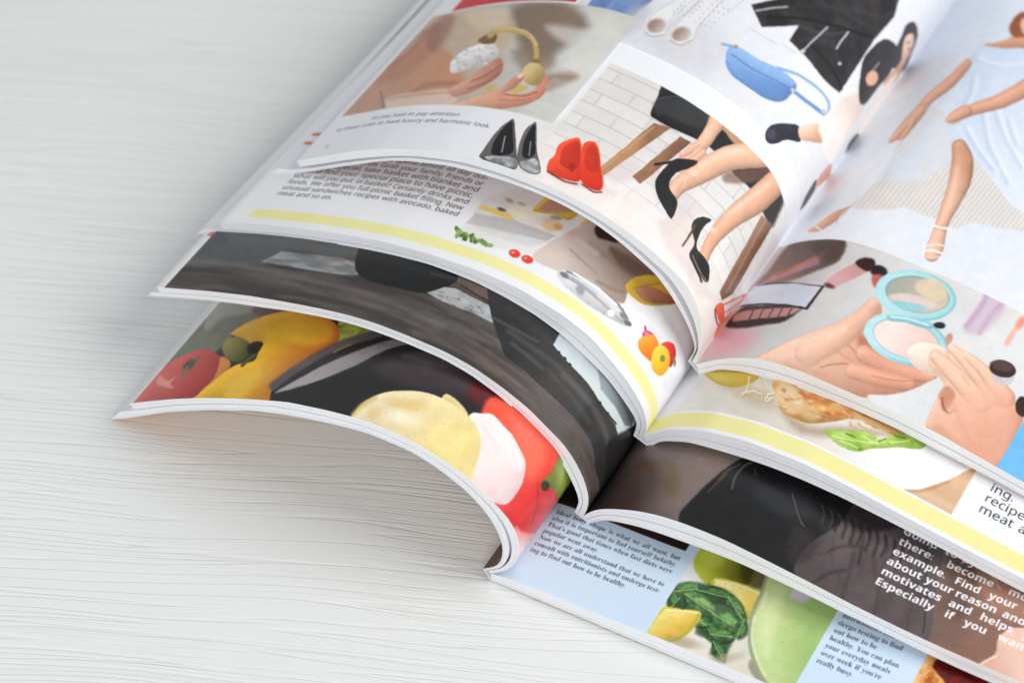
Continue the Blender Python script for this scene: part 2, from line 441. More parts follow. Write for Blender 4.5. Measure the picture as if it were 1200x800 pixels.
def gloss(nt, bs, rough, spec=0.5):
    N, L = nt.nodes, nt.links
    bs.inputs['Roughness'].default_value = rough
    bs.inputs['Specular IOR Level'].default_value = spec
    # coated paper is never quite flat: a very slow cockle
    tc = N.new('ShaderNodeTexCoord')
    n = N.new('ShaderNodeTexNoise'); n.inputs['Scale'].default_value = 38.0; n.inputs['Detail'].default_value = 2.0
    L.new(tc.outputs['Object'], n.inputs['Vector'])
    b = N.new('ShaderNodeBump'); b.inputs['Strength'].default_value = 0.25; b.inputs['Distance'].default_value = 0.0012
    L.new(n.outputs['Fac'], b.inputs['Height']); L.new(b.outputs['Normal'], bs.inputs['Normal'])

def sstep(x):
    x = np.clip(x, 0, 1)
    return x * x * (3 - 2 * x)

def catmull(p, closed=True, n=3):
    out = []
    m = len(p)
    for i in range(m if closed else m - 1):
        if closed:
            p0, p1, p2, p3 = p[i - 1], p[i], p[(i + 1) % m], p[(i + 2) % m]
        else:
            p0, p1, p2, p3 = p[max(i - 1, 0)], p[i], p[i + 1], p[min(i + 2, m - 1)]
        for q in range(n):
            t = q / n
            out.append(0.5 * (2 * p1 + (p2 - p0) * t + (2 * p0 - 5 * p1 + 4 * p2 - p3) * t * t + (3 * p1 - p0 - 3 * p2 + p3) * t ** 3))
    if not closed:
        out.append(p[-1])
    return np.array(out)

def segd(x, y, a, b):
    dx, dy = b[0] - a[0], b[1] - a[1]
    l = dx * dx + dy * dy + 1e-9
    h = np.clip(((x - a[0]) * dx + (y - a[1]) * dy) / l, 0, 1)
    return np.hypot(x - a[0] - h * dx, y - a[1] - h * dy)

def sdf(x, y, p, want_n=False):
    d = np.full(x.shape, 1e12, np.float32)
    ins = np.zeros(x.shape, bool)
    if want_n:
        num = np.zeros(x.shape, np.float32); den = np.full(x.shape, 1e-6, np.float32)
    n = len(p)
    for i in range(n):
        a, b = p[i], p[(i + 1) % n]
        dx, dy = np.float32(b[0] - a[0]), np.float32(b[1] - a[1])
        rx, ry = x - np.float32(a[0]), y - np.float32(a[1])
        h = np.clip((rx * dx + ry * dy) / (dx * dx + dy * dy + 1e-9), 0, 1)
        rx -= h * dx; ry -= h * dy
        q = rx * rx + ry * ry
        if want_n:
            ln = math.hypot(dx, dy)
            iq = ln / (q + 2.0)
            den += iq
            num += (-.45 * rx - .89 * ry) * iq / np.sqrt(q + 2.0)
        d = np.minimum(d, q)
        if a[1] != b[1]:
            c = (a[1] > y) != (b[1] > y)
            ins ^= c & (x < (b[0] - a[0]) * (y - a[1]) / (b[1] - a[1]) + a[0])
    d = np.sqrt(d)
    if want_n:
        return np.where(ins, -d, d), -num / den
    return np.where(ins, -d, d)

HASH = rng.random(65536).astype(np.float32)
def vnoise(a, b, seed=0, oct=2):
    def h(i, j):
        return HASH[(i * 31337 + j * 7919 + seed * 9973) & 65535]
    tot = 0; amp = .5
    for o in range(oct):
        ia, ib = np.floor(a).astype(np.int32), np.floor(b).astype(np.int32)
        fa, fb = a - ia, b - ib
        fa, fb = fa * fa * (3 - 2 * fa), fb * fb * (3 - 2 * fb)
        v = (h(ia, ib) * (1 - fa) + h(ia + 1, ib) * fa) * (1 - fb) + (h(ia, ib + 1) * (1 - fa) + h(ia + 1, ib + 1) * fa) * fb
        tot = tot + (v - .5) * 2 * amp
        a, b, amp = a * 2.03 + 5.2, b * 2.03 + 1.7, amp * .5
    return tot          # about -1 .. 1

def G(p0, c0, p1, c1, namp=0.0, nscale=6.0, seed=1, stretch=(1, 1)):
    """a print tone that runs from c0 at p0 to c1 at p1, with mottling"""
    p0, p1 = np.array(p0, float), np.array(p1, float)
    d = p1 - p0
    c0, c1 = np.array(c0, np.float32), np.array(c1, np.float32)
    def f(x, y, pg, sel):
        t = sstep(((x - p0[0]) * d[0] + (y - p0[1]) * d[1]) / (d @ d))[:, None]
        c = c0 * (1 - t) + c1 * t
        if namp:
            c = c + namp * pg.noise(sel, nscale, seed, stretch)[:, None]
        return c
    return f

def Nz(c, namp, nscale=6.0, seed=1, stretch=(1, 1), c2=None):
    c = np.array(c, np.float32)
    def f(x, y, pg, sel):
        n = pg.noise(sel, nscale, seed, stretch)[:, None]
        if c2 is None:
            return c + namp * n
        t = sstep(.5 + n * namp)
        return c * (1 - t) + np.array(c2, np.float32) * t
    return f

WORDS = {}
_tc = bpy.data.curves.new('lettering', 'FONT')
_to = bpy.data.objects.new('lettering', _tc)
def word_mesh(w, serif, bold):
    key = (w, serif, bold)
    if key not in WORDS:
        s = w
        lo, hi = {0: (0x1D5BA, 0x1D5A0), 1: (0x1D41A, 0x1D400), 2: (0x1D5EE, 0x1D5D4)}[int(serif)]   # plain, book-face and bold letters of the built-in fonts
        s = ''.join(chr(lo + ord(c) - 97) if 'a' <= c <= 'z' else chr(hi + ord(c) - 65) if 'A' <= c <= 'Z' else c for c in w)
        _tc.body = s
        _tc.resolution_u = 3
        _tc.offset = bold
        if _to.name not in COL.objects:
            COL.objects.link(_to)
        bpy.context.view_layer.update()
        dg = bpy.context.evaluated_depsgraph_get()
        ev = _to.evaluated_get(dg)
        me = ev.to_mesh()
        me.calc_loop_triangles()
        v = np.array([q.co[:2] for q in me.vertices], float).reshape(-1, 2)
        tri = np.array([q.vertices[:] for q in me.loop_triangles], int).reshape(-1, 3)
        ev.to_mesh_clear()
        WORDS[key] = (v, tri, v[:, 0].max() if len(v) else 0.3)
    return WORDS[key]

def frame(k):
    mg = MAG[k]
    a = -AL + mg['rot']
    U = np.array([math.cos(a), math.sin(a), 0.0])
    V = np.array([-math.sin(a), math.cos(a), 0.0])
    return U, V, ground(mg['px'][0], mg['px'][1], mg['z'])
# ------------------------------------------------------------------ the prints themselves
PRINTS, UNDER, PAGE_LABEL = {}, {}, {}
SKIN, SKIN_D, SKIN_L = (228, 180, 152), (188, 132, 105), (244, 208, 186)

# ---------- bottom magazine, left page: vegetables on a dark ground
p = Print(4, 'L', base=(40, 37, 38))
bs_, bt_ = p.st((152.5, 472.5))
p.poly([(240,350),(345,340),(350,362),(318,368),(280,386),(250,415),(205,428),(170,460),(140,470)], Nz((118,122,104), 16, 5, 3), 5)
p.poly([(252,352),(300,350),(296,366),(262,372),(240,388)], (160,160,152), 6)
p.ell(312, 362, 16, 8, -10, (112,74,84), 5); p.ell(328, 360, 7, 6, 0, (150,60,60), 4)
p.poly([(215,470),(232,452),(246,436),(258,418),(270,424),(264,440),(250,455),(236,470)], G((236,460),(210,110,50),(266,424),(218,140,60)), 2)
p.poly([(140,482),(153,471),(170,453),(190,430),(213,417),(237,409),(255,415),(257,424),(250,443),(233,462),(220,470),(190,476)], G((180,430),(212,92,82),(235,470),(186,46,44), 5, 4), 2)
p.poly([(183,449),(188,440),(196,446),(206,441),(200,449),(204,455),(192,453)], (232,170,150), 3, a=.75)
p.ell(222, 427, 9, 4.5, -35, (70,72,52), 2); p.line([(220,430),(216,436),(214,442)], 3, (104,112,60), 1.5); p.line([(228,424),(233,419)], 3, (90,92,60), 1.5)
p.poly([(228,470),(232,462),(253,443),(277,427),(297,423),(303,412),(308,402),(298,400),(290,404),(284,398),(272,392),(268,392),(287,379),(320,367),(353,364),(387,374),(399,390),(393,405),(367,420),(337,440),(318,458),(308,474)], G((310,395),(238,184,44),(372,436),(214,112,46), 7, 8, 5), 2)
p.poly([(340,372),(380,376),(392,392),(376,404),(350,404),(330,392)], (246,200,50), 12, a=.6)
p.poly([(262,462),(282,440),(306,434),(296,455),(280,470)], (240,196,70), 9, a=.7)
p.poly([(262,402),(268,395),(284,396),(294,404),(290,416),(280,424),(266,420),(261,411)], G((264,400),(150,140,66),(288,418),(84,88,36), 8, 3), 2)
p.poly([(291,404),(304,400),(308,404),(298,414),(290,413)], (30,26,18), 2); p.line([(284,428),(292,420),(298,416)], 4, (80,84,38), 2)
p.poly([(396,376),(415,379),(446,387),(426,397),(397,410),(390,413),(398,394)], Nz((120,132,50), .9, 2.2, 5, c2=(188,192,88)), 1.5)
p.line([(320,452),(352,429),(395,405),(440,391),(462,386)], 9, (92,82,84), 5)
p.poly([(322,460),(345,446),(380,427),(418,411),(453,399),(488,394),(482,402),(452,410),(415,429),(373,446),(336,457)], G((330,456),(170,164,162),(470,404),(128,118,120)), 3)
p.poly([(440,430),(500,410),(560,440),(575,468),(520,460),(470,450)], (64,54,57), 16, a=.8)
p.poly([(470,415),(520,412),(548,432),(500,428)], (88,78,80), 9, a=.6)
p.poly([(560,448),(600,470),(600,490),(570,480),(548,462)], (96,30,32), 12, a=.9)
RED = G((600,480),(238,84,60),(610,640),(212,46,48), 6, 9, 2)
p.poly([(566,478),(580,464),(605,478),(640,510),(668,545),(668,580),(650,615),(612,664),(590,640),(570,600),(560,520)], RED, 7)
p.poly([(604,495),(632,515),(640,540),(622,565),(612,540)], (255,116,84), 14, a=.6)
p.poly([(630,570),(650,572),(656,590),(640,612),(622,628),(620,600)], (206,62,66), 5, a=.85)
p.line([(630,566),(630,590),(622,616)], 2, (170,36,40), 4, a=.6)
p.poly([(603,618),(612,623),(627,624),(640,612),(650,620),(610,668),(598,660)], G((615,624),(236,150,150),(612,645),(246,214,218)), 6)
p.poly([(655,535),(668,548),(670,566),(656,588),(650,574),(634,566),(644,556),(650,545)], G((646,560),(112,122,52),(666,560),(172,186,84), 10, 3), 2)
p.ell(639, 569, 5, 6, 0, (62,58,42), 3)
p.poly([(517,469),(523,461),(538,471),(549,485),(540,484),(528,474)], (232,208,152), 2)
p.poly([(550,486),(565,484),(578,486),(590,499),(600,509),(608,523),(616,543),(613,563),(604,580),(591,591),(570,584),(545,566),(540,520)], G((560,500),(240,230,226),(590,585),(234,206,208), 5, 5), 2, form=.07)
p.poly([(575,490),(590,502),(606,524),(612,548),(600,548),(592,520)], (246,232,230), 7, a=.6)
p.line([(566,500),(582,524),(588,556),(584,582)], 3, (236,208,212), 5, a=.6); p.line([(600,530),(606,548),(602,568)], 2, (232,200,206), 4, a=.7)
p.poly([(400,496),(410,490),(420,477),(433,467),(453,459),(483,457.5),(510,463),(533,475),(552,490),(562,510),(563,527),(557,547),(546,566),(500,536),(440,505)], G((450,462),(241,224,182),(530,550),(240,218,146), 12, 4, 4), 1.6, form=.06)
p.line([(414,486),(424,475),(440,466)], 5, (222,188,120), 5, a=.8)
p.ell(478, 474, 24, 7, 8, (226,192,120), 9, a=.7); p.ell(440, 484, 10, 5, -20, (228,196,130), 7, a=.6); p.ell(525, 520, 22, 16, 40, (240,222,150), 14, a=.8)
p.ell(470, 488, 20, 7, 10, (250,240,214), 10, a=.8)
for x, y in ((453,483),(498,515),(540,548),(520,496),(535,510),(489,480)):
    p.ell(x, y, 1.4, 1.0, 0, (200,172,100), 1.6, a=.45)
# white border all round
so = p.st((165, 464))[0]
p.rect((so + .0012, -.01), (p.L + .01, .4), (236,236,238))
PRINTS['4L'] = p.material('print_vegetables', .28); PAGE_LABEL['4L'] = 'page with tomato, yellow pepper, potato and garlic'

# ---------- bottom magazine, right page: pale blue panels, smoothie
p = Print(4, 'R', base=(203, 222, 240))
sA = p.st((758, 740))[0]; sB = p.st((960, 752))[0]; sC = p.st((1084, 772))[0]
p.rect((sA, -.01), (sB, .4), G((780,700),(232,226,216),(900,790),(216,210,192)), set_clip=True)
p.poly([(770,660),(820,640),(832,690),(790,700)], (226,226,224), 14)
p.ell(848, 664, 36, 27, 20, G((826,650),(186,196,62),(880,680),(96,94,24), 6, 6), 3)
p.poly([(870,650),(905,668),(900,690),(872,684)], (70,64,20), 10, a=.8)
p.ell(836, 652, 14, 12, 0, (206,214,90), 12, a=.7)
p.poly([(832,690),(838,676),(862,681),(896,694),(897,706),(887,722),(872,725),(850,710)], (196,188,66), 1.6)
p.poly([(836,689),(840,680),(862,685),(893,697),(892,706),(882,716),(866,712),(850,702)], G((845,685),(242,226,150),(885,712),(226,200,96), 6, 3), 2)
p.line([(838,679),(862,684),(894,696)], 2.4, (246,240,190), 1.5)
G1, G2, G3, GD = (92,134,74), (58,104,54), (128,164,96), (32,62,34)
p.poly([(782,712),(790,686),(815,682),(850,690),(866,704),(876,728),(862,746),(848,770),(832,766),(836,750),(815,742),(818,722)], GD, 6, a=.8)
def leaf(cx, cy, ln, wd, ang, col, seed):
    c, s_ = math.cos(math.radians(ang)), math.sin(math.radians(ang))
    def R(x, y): return (cx + x * c - y * s_, cy + x * s_ + y * c)
    out = [R(-ln, 0), R(-ln * .6, -wd * .75), R(-.1 * ln, -wd), R(ln * .5, -wd * .7), R(ln, 0), R(ln * .5, wd * .75), R(0, wd * .95), R(-ln * .6, wd * .7)]
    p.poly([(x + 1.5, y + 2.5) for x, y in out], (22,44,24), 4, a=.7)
    p.poly(out, Nz(col, 1.1, 1.4, seed, c2=tuple(q * .66 for q in col)), 1.4, form=.22)
    p.poly([R(-ln * .5, -wd * .2), R(0, -wd * .75), R(ln * .6, -wd * .4), R(ln * .1, -wd * .1)], tuple(min(255, q * 1.35 + 14) for q in col), 4, a=.55)
    p.line([R(-ln, 0), R(0, wd * .06), R(ln * .9, 0)], 1.3, (174,198,140), 1.2, a=.8)
    for f in (-.5, -.1, .3):
        p.line([R(ln * f, 0), R(ln * (f + .3), -wd * .62)], .9, (150,180,116), 1.1, a=.55); p.line([R(ln * f, 0), R(ln * (f + .3), wd * .62)], .9, (46,82,42), 1.1, a=.55)
for q in ((794,702,15,11,-50,(70,112,58),2),(808,690,18,9,-8,(86,128,66),3),(840,696,24,9,14,(56,98,50),4),(862,712,17,9,58,(78,122,64),5),(822,708,24,11,34,(112,152,86),6),(852,728,20,11,30,(100,144,78),7),(868,736,12,8,112,(74,116,60),8),(832,738,20,10,52,(64,108,54),9),(846,744,14,8,8,(84,128,68),10),(842,762,13,8,62,(58,100,50),11),(814,726,17,6,22,(132,168,104),12)):
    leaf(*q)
p.ell(846, 772, 22, 5, -12, (176,166,140), 8, a=.7)
p.poly([(752,750),(760,736),(776,712),(800,713),(821,716),(818,728),(806,743),(791,752),(772,750)], (204,190,66), 1.6, form=.03)
p.poly([(756,748),(764,732),(778,715),(800,716),(817,719),(812,728),(800,740),(788,747)], G((775,715),(238,218,128),(790,748),(222,182,72), 10, 2), 2, form=.03)
p.line([(779,714),(800,715),(819,718)], 1.8, (246,236,180), 1.4); p.line([(819,719),(812,732),(800,744),(788,750)], 2.2, (176,170,60), 1.6)
p.ell(800, 752, 20, 6, 10, (150,140,110), 8, a=.6)
p.poly([(903,664),(925,676),(990,712),(950,806),(905,806),(890,790),(880,770),(876,745),(880,718),(890,695)], (150,158,122), 3)
p.poly([(906,668),(925,680),(990,714),(948,806),(908,806),(893,788),(884,768),(880,745),(884,720),(893,697)], G((890,740),(200,214,150),(960,745),(158,188,112), 3, 9), 4)
p.line([(884,722),(881,745),(886,768),(896,790)], 3, (222,228,196), 2.5, a=.7); p.line([(899,694),(893,712)], 3, (232,236,210), 3, a=.7)
p.ell(925, 690, 26, 6, 26, (186,204,138), 4, a=.6)
p.poly([(905,690),(920,690),(910,730),(900,770),(890,750),(893,715)], (212,224,168), 14, a=.8)
p.poly([(926,700),(932,688),(950,696),(944,706)], (214,206,220), 2.5)
p.poly([(880,772),(893,792),(905,806),(895,806),(878,784)], (150,150,130), 4)
for x, y in ((948,714),(949,735),(917,752)):
    p.ell(x, y, .8, .8, 0, (110,130,70), 1.4, a=.7)
p.clip = None
p.rect((sC, -.01), (.3, .4), None, set_clip=True)
p.rect((sC, -.01), (.3, .4), Nz((210,140,70), .9, 3.2, 4, c2=(236,196,140)))
p.poly([(1100,770),(1125,778),(1160,800),(1150,830),(1100,810),(1092,786)], Nz((120,20,16), .8, 3, 6, c2=(74,10,10)), 4)
p.poly([(1088,778),(1100,790),(1110,806),(1085,806)], Nz((232,170,90), .9, 2, 3, c2=(160,70,30)), 3)
p.clip = None
# dark strip of a photograph above the text
s0, t0 = p.st((803, 645)); 
p.rect((-.01, t0), (s0, .4), Nz((58,38,32), .7, 5, 3, (6, 1), c2=(30,20,20)))
dark_t = t0
INK = (44, 52, 66)
L4 = [("Ideal body shape is what we all want, but", (648,598), (795,655)), ("also it is important to feel yourself helathy.", (639,606), (790,662)),
      ("That's good that times when fast diets were", (637,615), (786,671)), ("popular went away.", (632,625), None),
      ("Now we are all understand that we have to", (628,634), (777,686)), ("consult with nutritionists and undergo test-", (624,641), (772,692)), ("ing to find out how to be healthy.", (618,648), None)]
sl, tl = p.st((617, 650)); sr, tr = p.st((772, 694.5))
tt = p.st((795, 656))[1]; lead = (tt - tr) / 5.0
print('4R text', sl, sr, tl, tr, lead)
SZ4 = min((sr - sl) / (sum(word_mesh(q, 1, -.010)[2] * .86 for q in w.split(' ')) + .27 * w.count(' ')) for w, _, b_ in L4 if b_)
for i, (w, a_, b_) in enumerate(L4):
    t_ = tr - lead + lead * (6 - i)
    p.text(w, sl, t_, SZ4, INK, serif=1, bold=-.010, xs=.86, width=(sr - sl) if b_ else None, wordgap=.28)
s2, t2 = p.st((956, 775)); t2a = p.st((987, 722.5))[1]
lead2 = (t2a - t2) / 6.0
for i, w in enumerate(["nutritionists and un-", "dergo testing to find", "out how to be", "healthy. You can plan", "your everyday meals", "over week if you're", "really busy."]):
    p.text(w, s2, t2a - lead2 * i, SZ4 * 1.04, INK, serif=1, bold=-.010, xs=.86, wordgap=.28)
PRINTS['4R'] = p.material('print_smoothie', .30); PAGE_LABEL['4R'] = 'page with pale blue text panels and green smoothie'

# ---------- second magazine, left page: dark slate and timber
p = Print(3, 'L', base=(72, 67, 65))
p.rect((-.01, -.01), (.4, .4), Nz((58,53,51), .75, 9, 4, (5, 1), c2=(92,84,80)))
p.rect((-.01, -.01), (.4, .4), Nz((40,36,35), 1.6, 2.2, 7, (9, 1), c2=(112,104,100)), a=.30)
p.poly([(215,300),(245,270),(330,270),(420,285),(415,300),(340,292),(318,300),(300,312),(225,310),(205,318)], Nz((84,86,88), 5, 8, 2), 6)
p.line([(215,306),(260,309),(300,316),(370,330),(440,347),(520,382)], 6, (120,113,108), 8, a=.55)
p.line([(330,330),(400,345),(470,372),(530,405)], 4, (112,102,98), 7, a=.5)
p.line([(260,330),(340,340),(420,362),(480,388)], 5, (58,54,52), 8, a=.6)
p.poly([(306,307),(330,294),(352,297),(400,302),(420,308),(420,322),(400,322),(360,316),(330,311)], Nz((112,113,113), 1.2, 1.6, 5, (4, 1), c2=(150,151,151)), 2.2, smooth=False)
p.poly([(410,280),(420,290),(416,308),(418,318),(430,328),(467,338),(500,344),(521,337),(540,326),(560,300),(500,280)], (27,27,28), 2)
p.line([(505,320),(520,324),(532,326)], 2, (70,70,70), 3, a=.6)
p.poly([(500,343),(521,336),(534,338),(574,358),(578,379),(552,366),(518,353)], Nz((150,151,152), .7, 3, 6, c2=(178,180,181)), 1.6, smooth=False)
for i in range(26):
    q_ = random.random(); x, y = 508 + 66 * q_ + random.uniform(-2, 2), 343 + 24 * q_ + random.uniform(-5, 8) * (1 - .4 * q_)
    p.ell(x, y, random.uniform(.8, 3.2), random.uniform(.4, .9), 26, (70,70,72), 1.4, a=random.uniform(.2, .8))
p.poly([(536,328),(545,319),(580,334),(574,352),(560,350),(540,336)], Nz((104,84,76), 8, 3, 3), 2)
p.line([(540,334),(556,344),(574,354)], 2.5, (48,40,38), 2)
CL = Nz((44,43,43), 6, 8, 6, (1, 3))
p.poly([(572,334),(600,350),(660,388),(668,396),(650,408),(667,428),(687,449),(703,474),(722,496),(740,520),(740,560),(712,590),(700,560),(694,522),(687,508),(667,483),(640,458),(613,433),(592,417),(586,400),(578,378)], CL, 1.6)
p.line([(596,388),(625,408),(655,430),(690,470)], 5, (84,80,79), 8, a=.75)
p.line([(600,402),(622,420),(634,430)], 4, (92,88,86), 6, a=.7)
p.line([(660,440),(690,470),(706,498),(716,530),(716,556)], 6, (84,82,82), 9, a=.8)
p.line([(640,432),(668,462),(690,494)], 5, (66,64,64), 8, a=.8)
p.line([(577,372),(600,384),(630,400)], 3, (100,92,92), 4, a=.6)
p.poly([(648,404),(656,390),(700,420),(724,452),(745,485),(744,498),(736,502),(734,516),(728,524),(721,497),(703,473),(687,448),(667,427)], G((660,405),(196,204,206),(735,510),(204,210,210)), 1.6, smooth=False)
p.poly([(700,430),(724,452),(745,486),(740,500),(732,498),(722,478),(704,456)], G((706,440),(150,158,162),(735,490),(120,124,126)), 2, smooth=False)
for x, y in ((648,407),(655,413),(662,420),(668,427),(679,441),(694,460),(703,472),(712,484)):
    p.ell(x, y, 2.2, 1.7, 45, (22,22,22), 1.4)
p.line([(650,409),(668,428),(688,450),(704,474),(722,496)], 1.8, (26,26,26), 1.5)
p.poly([(520,385),(560,405),(600,436),(640,470),(672,504),(690,540),(702,566),(697,590),(690,560),(670,520),(640,490),(600,455),(560,425),(520,402)], Nz((108,96,90), 1.3, 2.5, 8, (8, 1), c2=(78,68,64)), 5, a=.85)
p.poly([(715,515),(760,500),(760,560),(700,600),(692,590),(708,566),(710,545)], (30,29,29), 5)
p.line([(228,310),(300,322),(380,345)], 3, (104,98,94), 6, a=.5)
so = p.st((194, 337.5))[0]
p.rect((so + .0005, -.01), (p.L + .01, .4), (236,236,238))
p.poly([(243,276),(247,272),(253,272),(249,276)], (214,90,84), 2, a=.8)
PRINTS['3L'] = p.material('print_slate', .30); PAGE_LABEL['3L'] = 'page with dark slate and timber photograph'

# ---------- second magazine, right page: dark hair and cloth, bold white lettering
p = Print(3, 'R', base=(90, 78, 74))
p.rect((-.01, -.01), (.4, .4), G((700,600),(40,34,33),(800,560),(124,108,103), 3, 9))
p.ell(745, 575, 40, 22, -40, (64,46,40), 30, a=.7); p.ell(782, 560, 14, 22, -10, (96,80,52), 16, a=.5); p.ell(756, 548, 12, 10, 0, (80,56,40), 12, a=.5)
p.ell(830, 535, 40, 16, 20, (132,112,104), 20, a=.6)
p.poly([(796,604),(806,590),(833,563),(853,547),(878,534),(920,530),(1010,560),(1060,600),(1060,660),(1000,760),(940,740),(850,660),(800,630)], (26,25,27), 4)
p.line([(842,562),(852,552),(868,543)], 3, (84,72,70), 3, a=.8); p.line([(858,572),(862,558),(872,546),(882,541)], 2.2, (110,98,96), 2.5, a=.8)
p.line([(830,576),(842,564),(852,555)], 2.2, (76,66,64), 2.5, a=.8); p.line([(884,548),(886,556)], 1.6, (64,58,58), 2)
p.poly([(880,575),(930,572),(960,600),(920,606)], (42,42,46), 16, a=.9)
CLO = Nz((80,69,69), .7, 5, 5, (1, 2.5), c2=(96,84,84))
p.poly([(946,640),(965,626),(985,612),(1000,590),(1010,570),(1080,590),(1110,610),(1108,640),(1098,690),(1092,740),(1080,780),(1000,740),(950,690),(930,668)], CLO, 4)
p.poly([(926,625),(932,614),(946,622),(958,636),(952,652),(938,660),(926,662),(922,645)], (54,46,46), 12, a=.7)
p.line([(928,578),(932,592),(938,610),(942,616)], 1.8, (100,84,82), 1.6, a=.9)
for i in range(11):
    x = 958 + i * 10; y = 588 + i * 5
    p.line([(x, y), (x + 5 - i * .6, y + 12), (x + 2 - i, y + 26 + 3 * math.sin(i * 2.1))], 3.2, (34,29,30), 4, a=.75)
    p.line([(x + 5, y + 4), (x + 8, y + 14), (x + 5 - i * .5, y + 24)], 2, (104,92,92), 3, a=.5)
p.poly([(985,600),(1030,590),(1070,606),(1050,618),(1010,622)], (30,26,28), 8, a=.6)
p.line([(960,650),(985,640),(1010,640)], 3, (56,47,48), 5, a=.7); p.line([(1000,650),(990,690),(980,715)], 4, (60,51,52), 7, a=.7)
p.line([(1040,640),(1030,690),(1022,735)], 4, (64,55,55), 7, a=.6); p.line([(1012,632),(1006,660)], 3, (38,32,33), 4, a=.7); p.line([(940,690),(970,672),(990,668)], 4, (48,41,41), 6, a=.7)
p.line([(1085,640),(1086,690),(1082,740)], 2, (40,36,40), 2, a=.6)
p.poly([(1108,604),(1250,690),(1250,840),(1080,790),(1092,740),(1100,680),(1110,640)], G((1100,680),(112,88,78),(1180,730),(140,104,90)), 7)
p.poly([(1118,620),(1150,640),(1146,680),(1130,720),(1112,720),(1110,670)], (104,78,70), 14, a=.9)
p.poly([(1150,640),(1220,670),(1220,730),(1170,720),(1150,690)], (166,120,100), 12, a=.8)
p.line([(1152,640),(1158,664),(1172,690)], 2.5, (204,176,166), 3, a=.6)
p.poly([(1136,790),(1148,776),(1166,766),(1172,744),(1200,735),(1260,760),(1260,850),(1150,815)], G((1150,785),(214,168,148),(1195,770),(236,196,178)), 3)
p.line([(1142,786),(1152,776),(1168,768)], 2, (250,226,214), 2, a=.8)
for i in range(40):
    x, y = random.uniform(960, 1090), random.uniform(610, 740); y = max(y, 600 + (x - 960) * .35)
    p.line([(x, y), (x + random.uniform(-6, 2), y + random.uniform(8, 20)), (x + random.uniform(-10, 2), y + random.uniform(20, 36))], random.uniform(1, 4), random.choice([(58,49,50),(98,86,86),(70,60,60)]), 6, a=.3)
WHT = (244, 242, 244)
s3, t3 = p.st((1025.5, 683)); t3t = p.st((1051.5, 636.5))[1]; lead3 = (t3t - t3) / 4.0
for i, ws in enumerate([(("Going", 1057), ("to", 1106), ("gym", 1126), ("at", 1166), ("m", 1190)), (("there:", 1051.5), ("become", 1108), ("mo", 1180)), (("example.", 1044.5), ("Find", 1117), ("your", 1157), ("l", 1198)),
                        (("about", 1037.5), ("your", 1083), ("reason", 1118), ("and", 1173)), (("motivates", 1031), ("and", 1110), ("helps", 1147), ("y", 1197)), (("Especially", 1024), ("if", 1105), ("you", 1128), ("want", 1168))]):
    t_ = t3t - lead3 * (i - 1)
    j = int(np.argmin(abs(p.t - t_)))
    for w, x in ws:
        s_ = float(np.interp(x, p.X[j], p.s))
        p.text(w, s_, t_, lead3 * .89, WHT, serif=2, bold=.006)
PRINTS['3R'] = p.material('print_gym', .30); PAGE_LABEL['3R'] = 'dark page with bold white lettering'

# ---------- third magazine, left page: picnic text, kitchen cut-outs, yellow stripe
p = Print(2, 'L')
_, y0 = p.st((500, 292)); _, y1 = p.st((500, 275.5))
_, yb0 = p.st((420, 271)); _, yb1 = p.st((420, 259)); _, yc0 = p.st((660, 356)); _, yc1 = p.st((660, 340))
ya, yb = (yb0 + yc0) / 2, (yb1 + yc1) / 2
print('2L band', yb0, yb1, yc0, yc1)
se = p.st((292, 252))[0]
p.rect((-.01, ya), (se, yb), (238,233,164)); p.rect((se, ya), (se + .006, yb), (239,239,226), soft=4)
YEL = (238,206,92)
# kitchen photograph
p.poly([(535,275),(566,234),(600,222),(680,225),(760,300),(800,370),(812,430),(800,450),(770,420),(745,392),(735,378),(700,350),(655,318),(620,303),(575,288)], G((560,250),(226,224,222),(760,400),(240,241,243)), 3, smooth=False)
p.poly([(546,262),(557,250),(600,257),(652,276),(640,283),(600,274)], (192,190,189), 3, smooth=False)
p.poly([(549,262),(600,274),(640,284),(620,290),(570,274)], (216,214,212), 3, smooth=False)
p.poly([(559,243),(566,240),(600,252),(602,258),(594,257)], (238,208,112), 2, smooth=False)
p.poly([(600,240),(640,248),(625,258),(600,252)], (244,240,214), 6); p.ell(597,235,5,2,20,(190,160,130),2.5); p.ell(611,239,5,2,20,(200,176,150),2.5); p.ell(588,245.5,5,2,18,(110,84,76),2)
p.poly([(624,247),(634,236),(646,228),(668,236),(678,246),(674,255),(664,258),(652,252),(638,250)], (226,190,80), 2)
p.poly([(632,246),(644,234),(664,238),(672,248),(654,249)], (190,144,116), 3)
p.poly([(640,256),(652,254),(656,266),(648,272),(634,265)], (236,206,168), 4); p.ell(654,266,5,4,0,(220,180,120),3); p.ell(652,255,7,2.5,10,(150,160,150),2.5)
p.poly([(680,264),(690,256),(700,262),(696,268)], (230,196,90), 2)
AP = G((640,300),(216,200,190),(760,330),(150,128,114), 9, 9, 4)
p.poly([(624,300),(640,286),(662,274),(690,260),(706,262),(735,288),(768,316),(792,346),(778,352),(752,332),(738,334),(734,348),(728,356),(706,342),(684,328),(655,318),(634,310)], AP, 3)
p.poly([(697,268),(704,262),(720,270),(724,284),(712,282),(700,278)], (54,40,38), 4)
p.poly([(715,288),(760,316),(780,336),(750,326),(725,310)], (112,90,78), 8, a=.8)
p.line([(668,292),(690,312),(700,322)], 2, (160,142,132), 3, a=.8); p.line([(690,285),(715,305),(728,330)], 5, (168,146,134), 6, a=.7); p.line([(676,280),(700,296)], 6, (228,214,206), 8, a=.7); p.line([(700,330),(716,338),(730,342)], 4, (140,118,106), 5, a=.7)
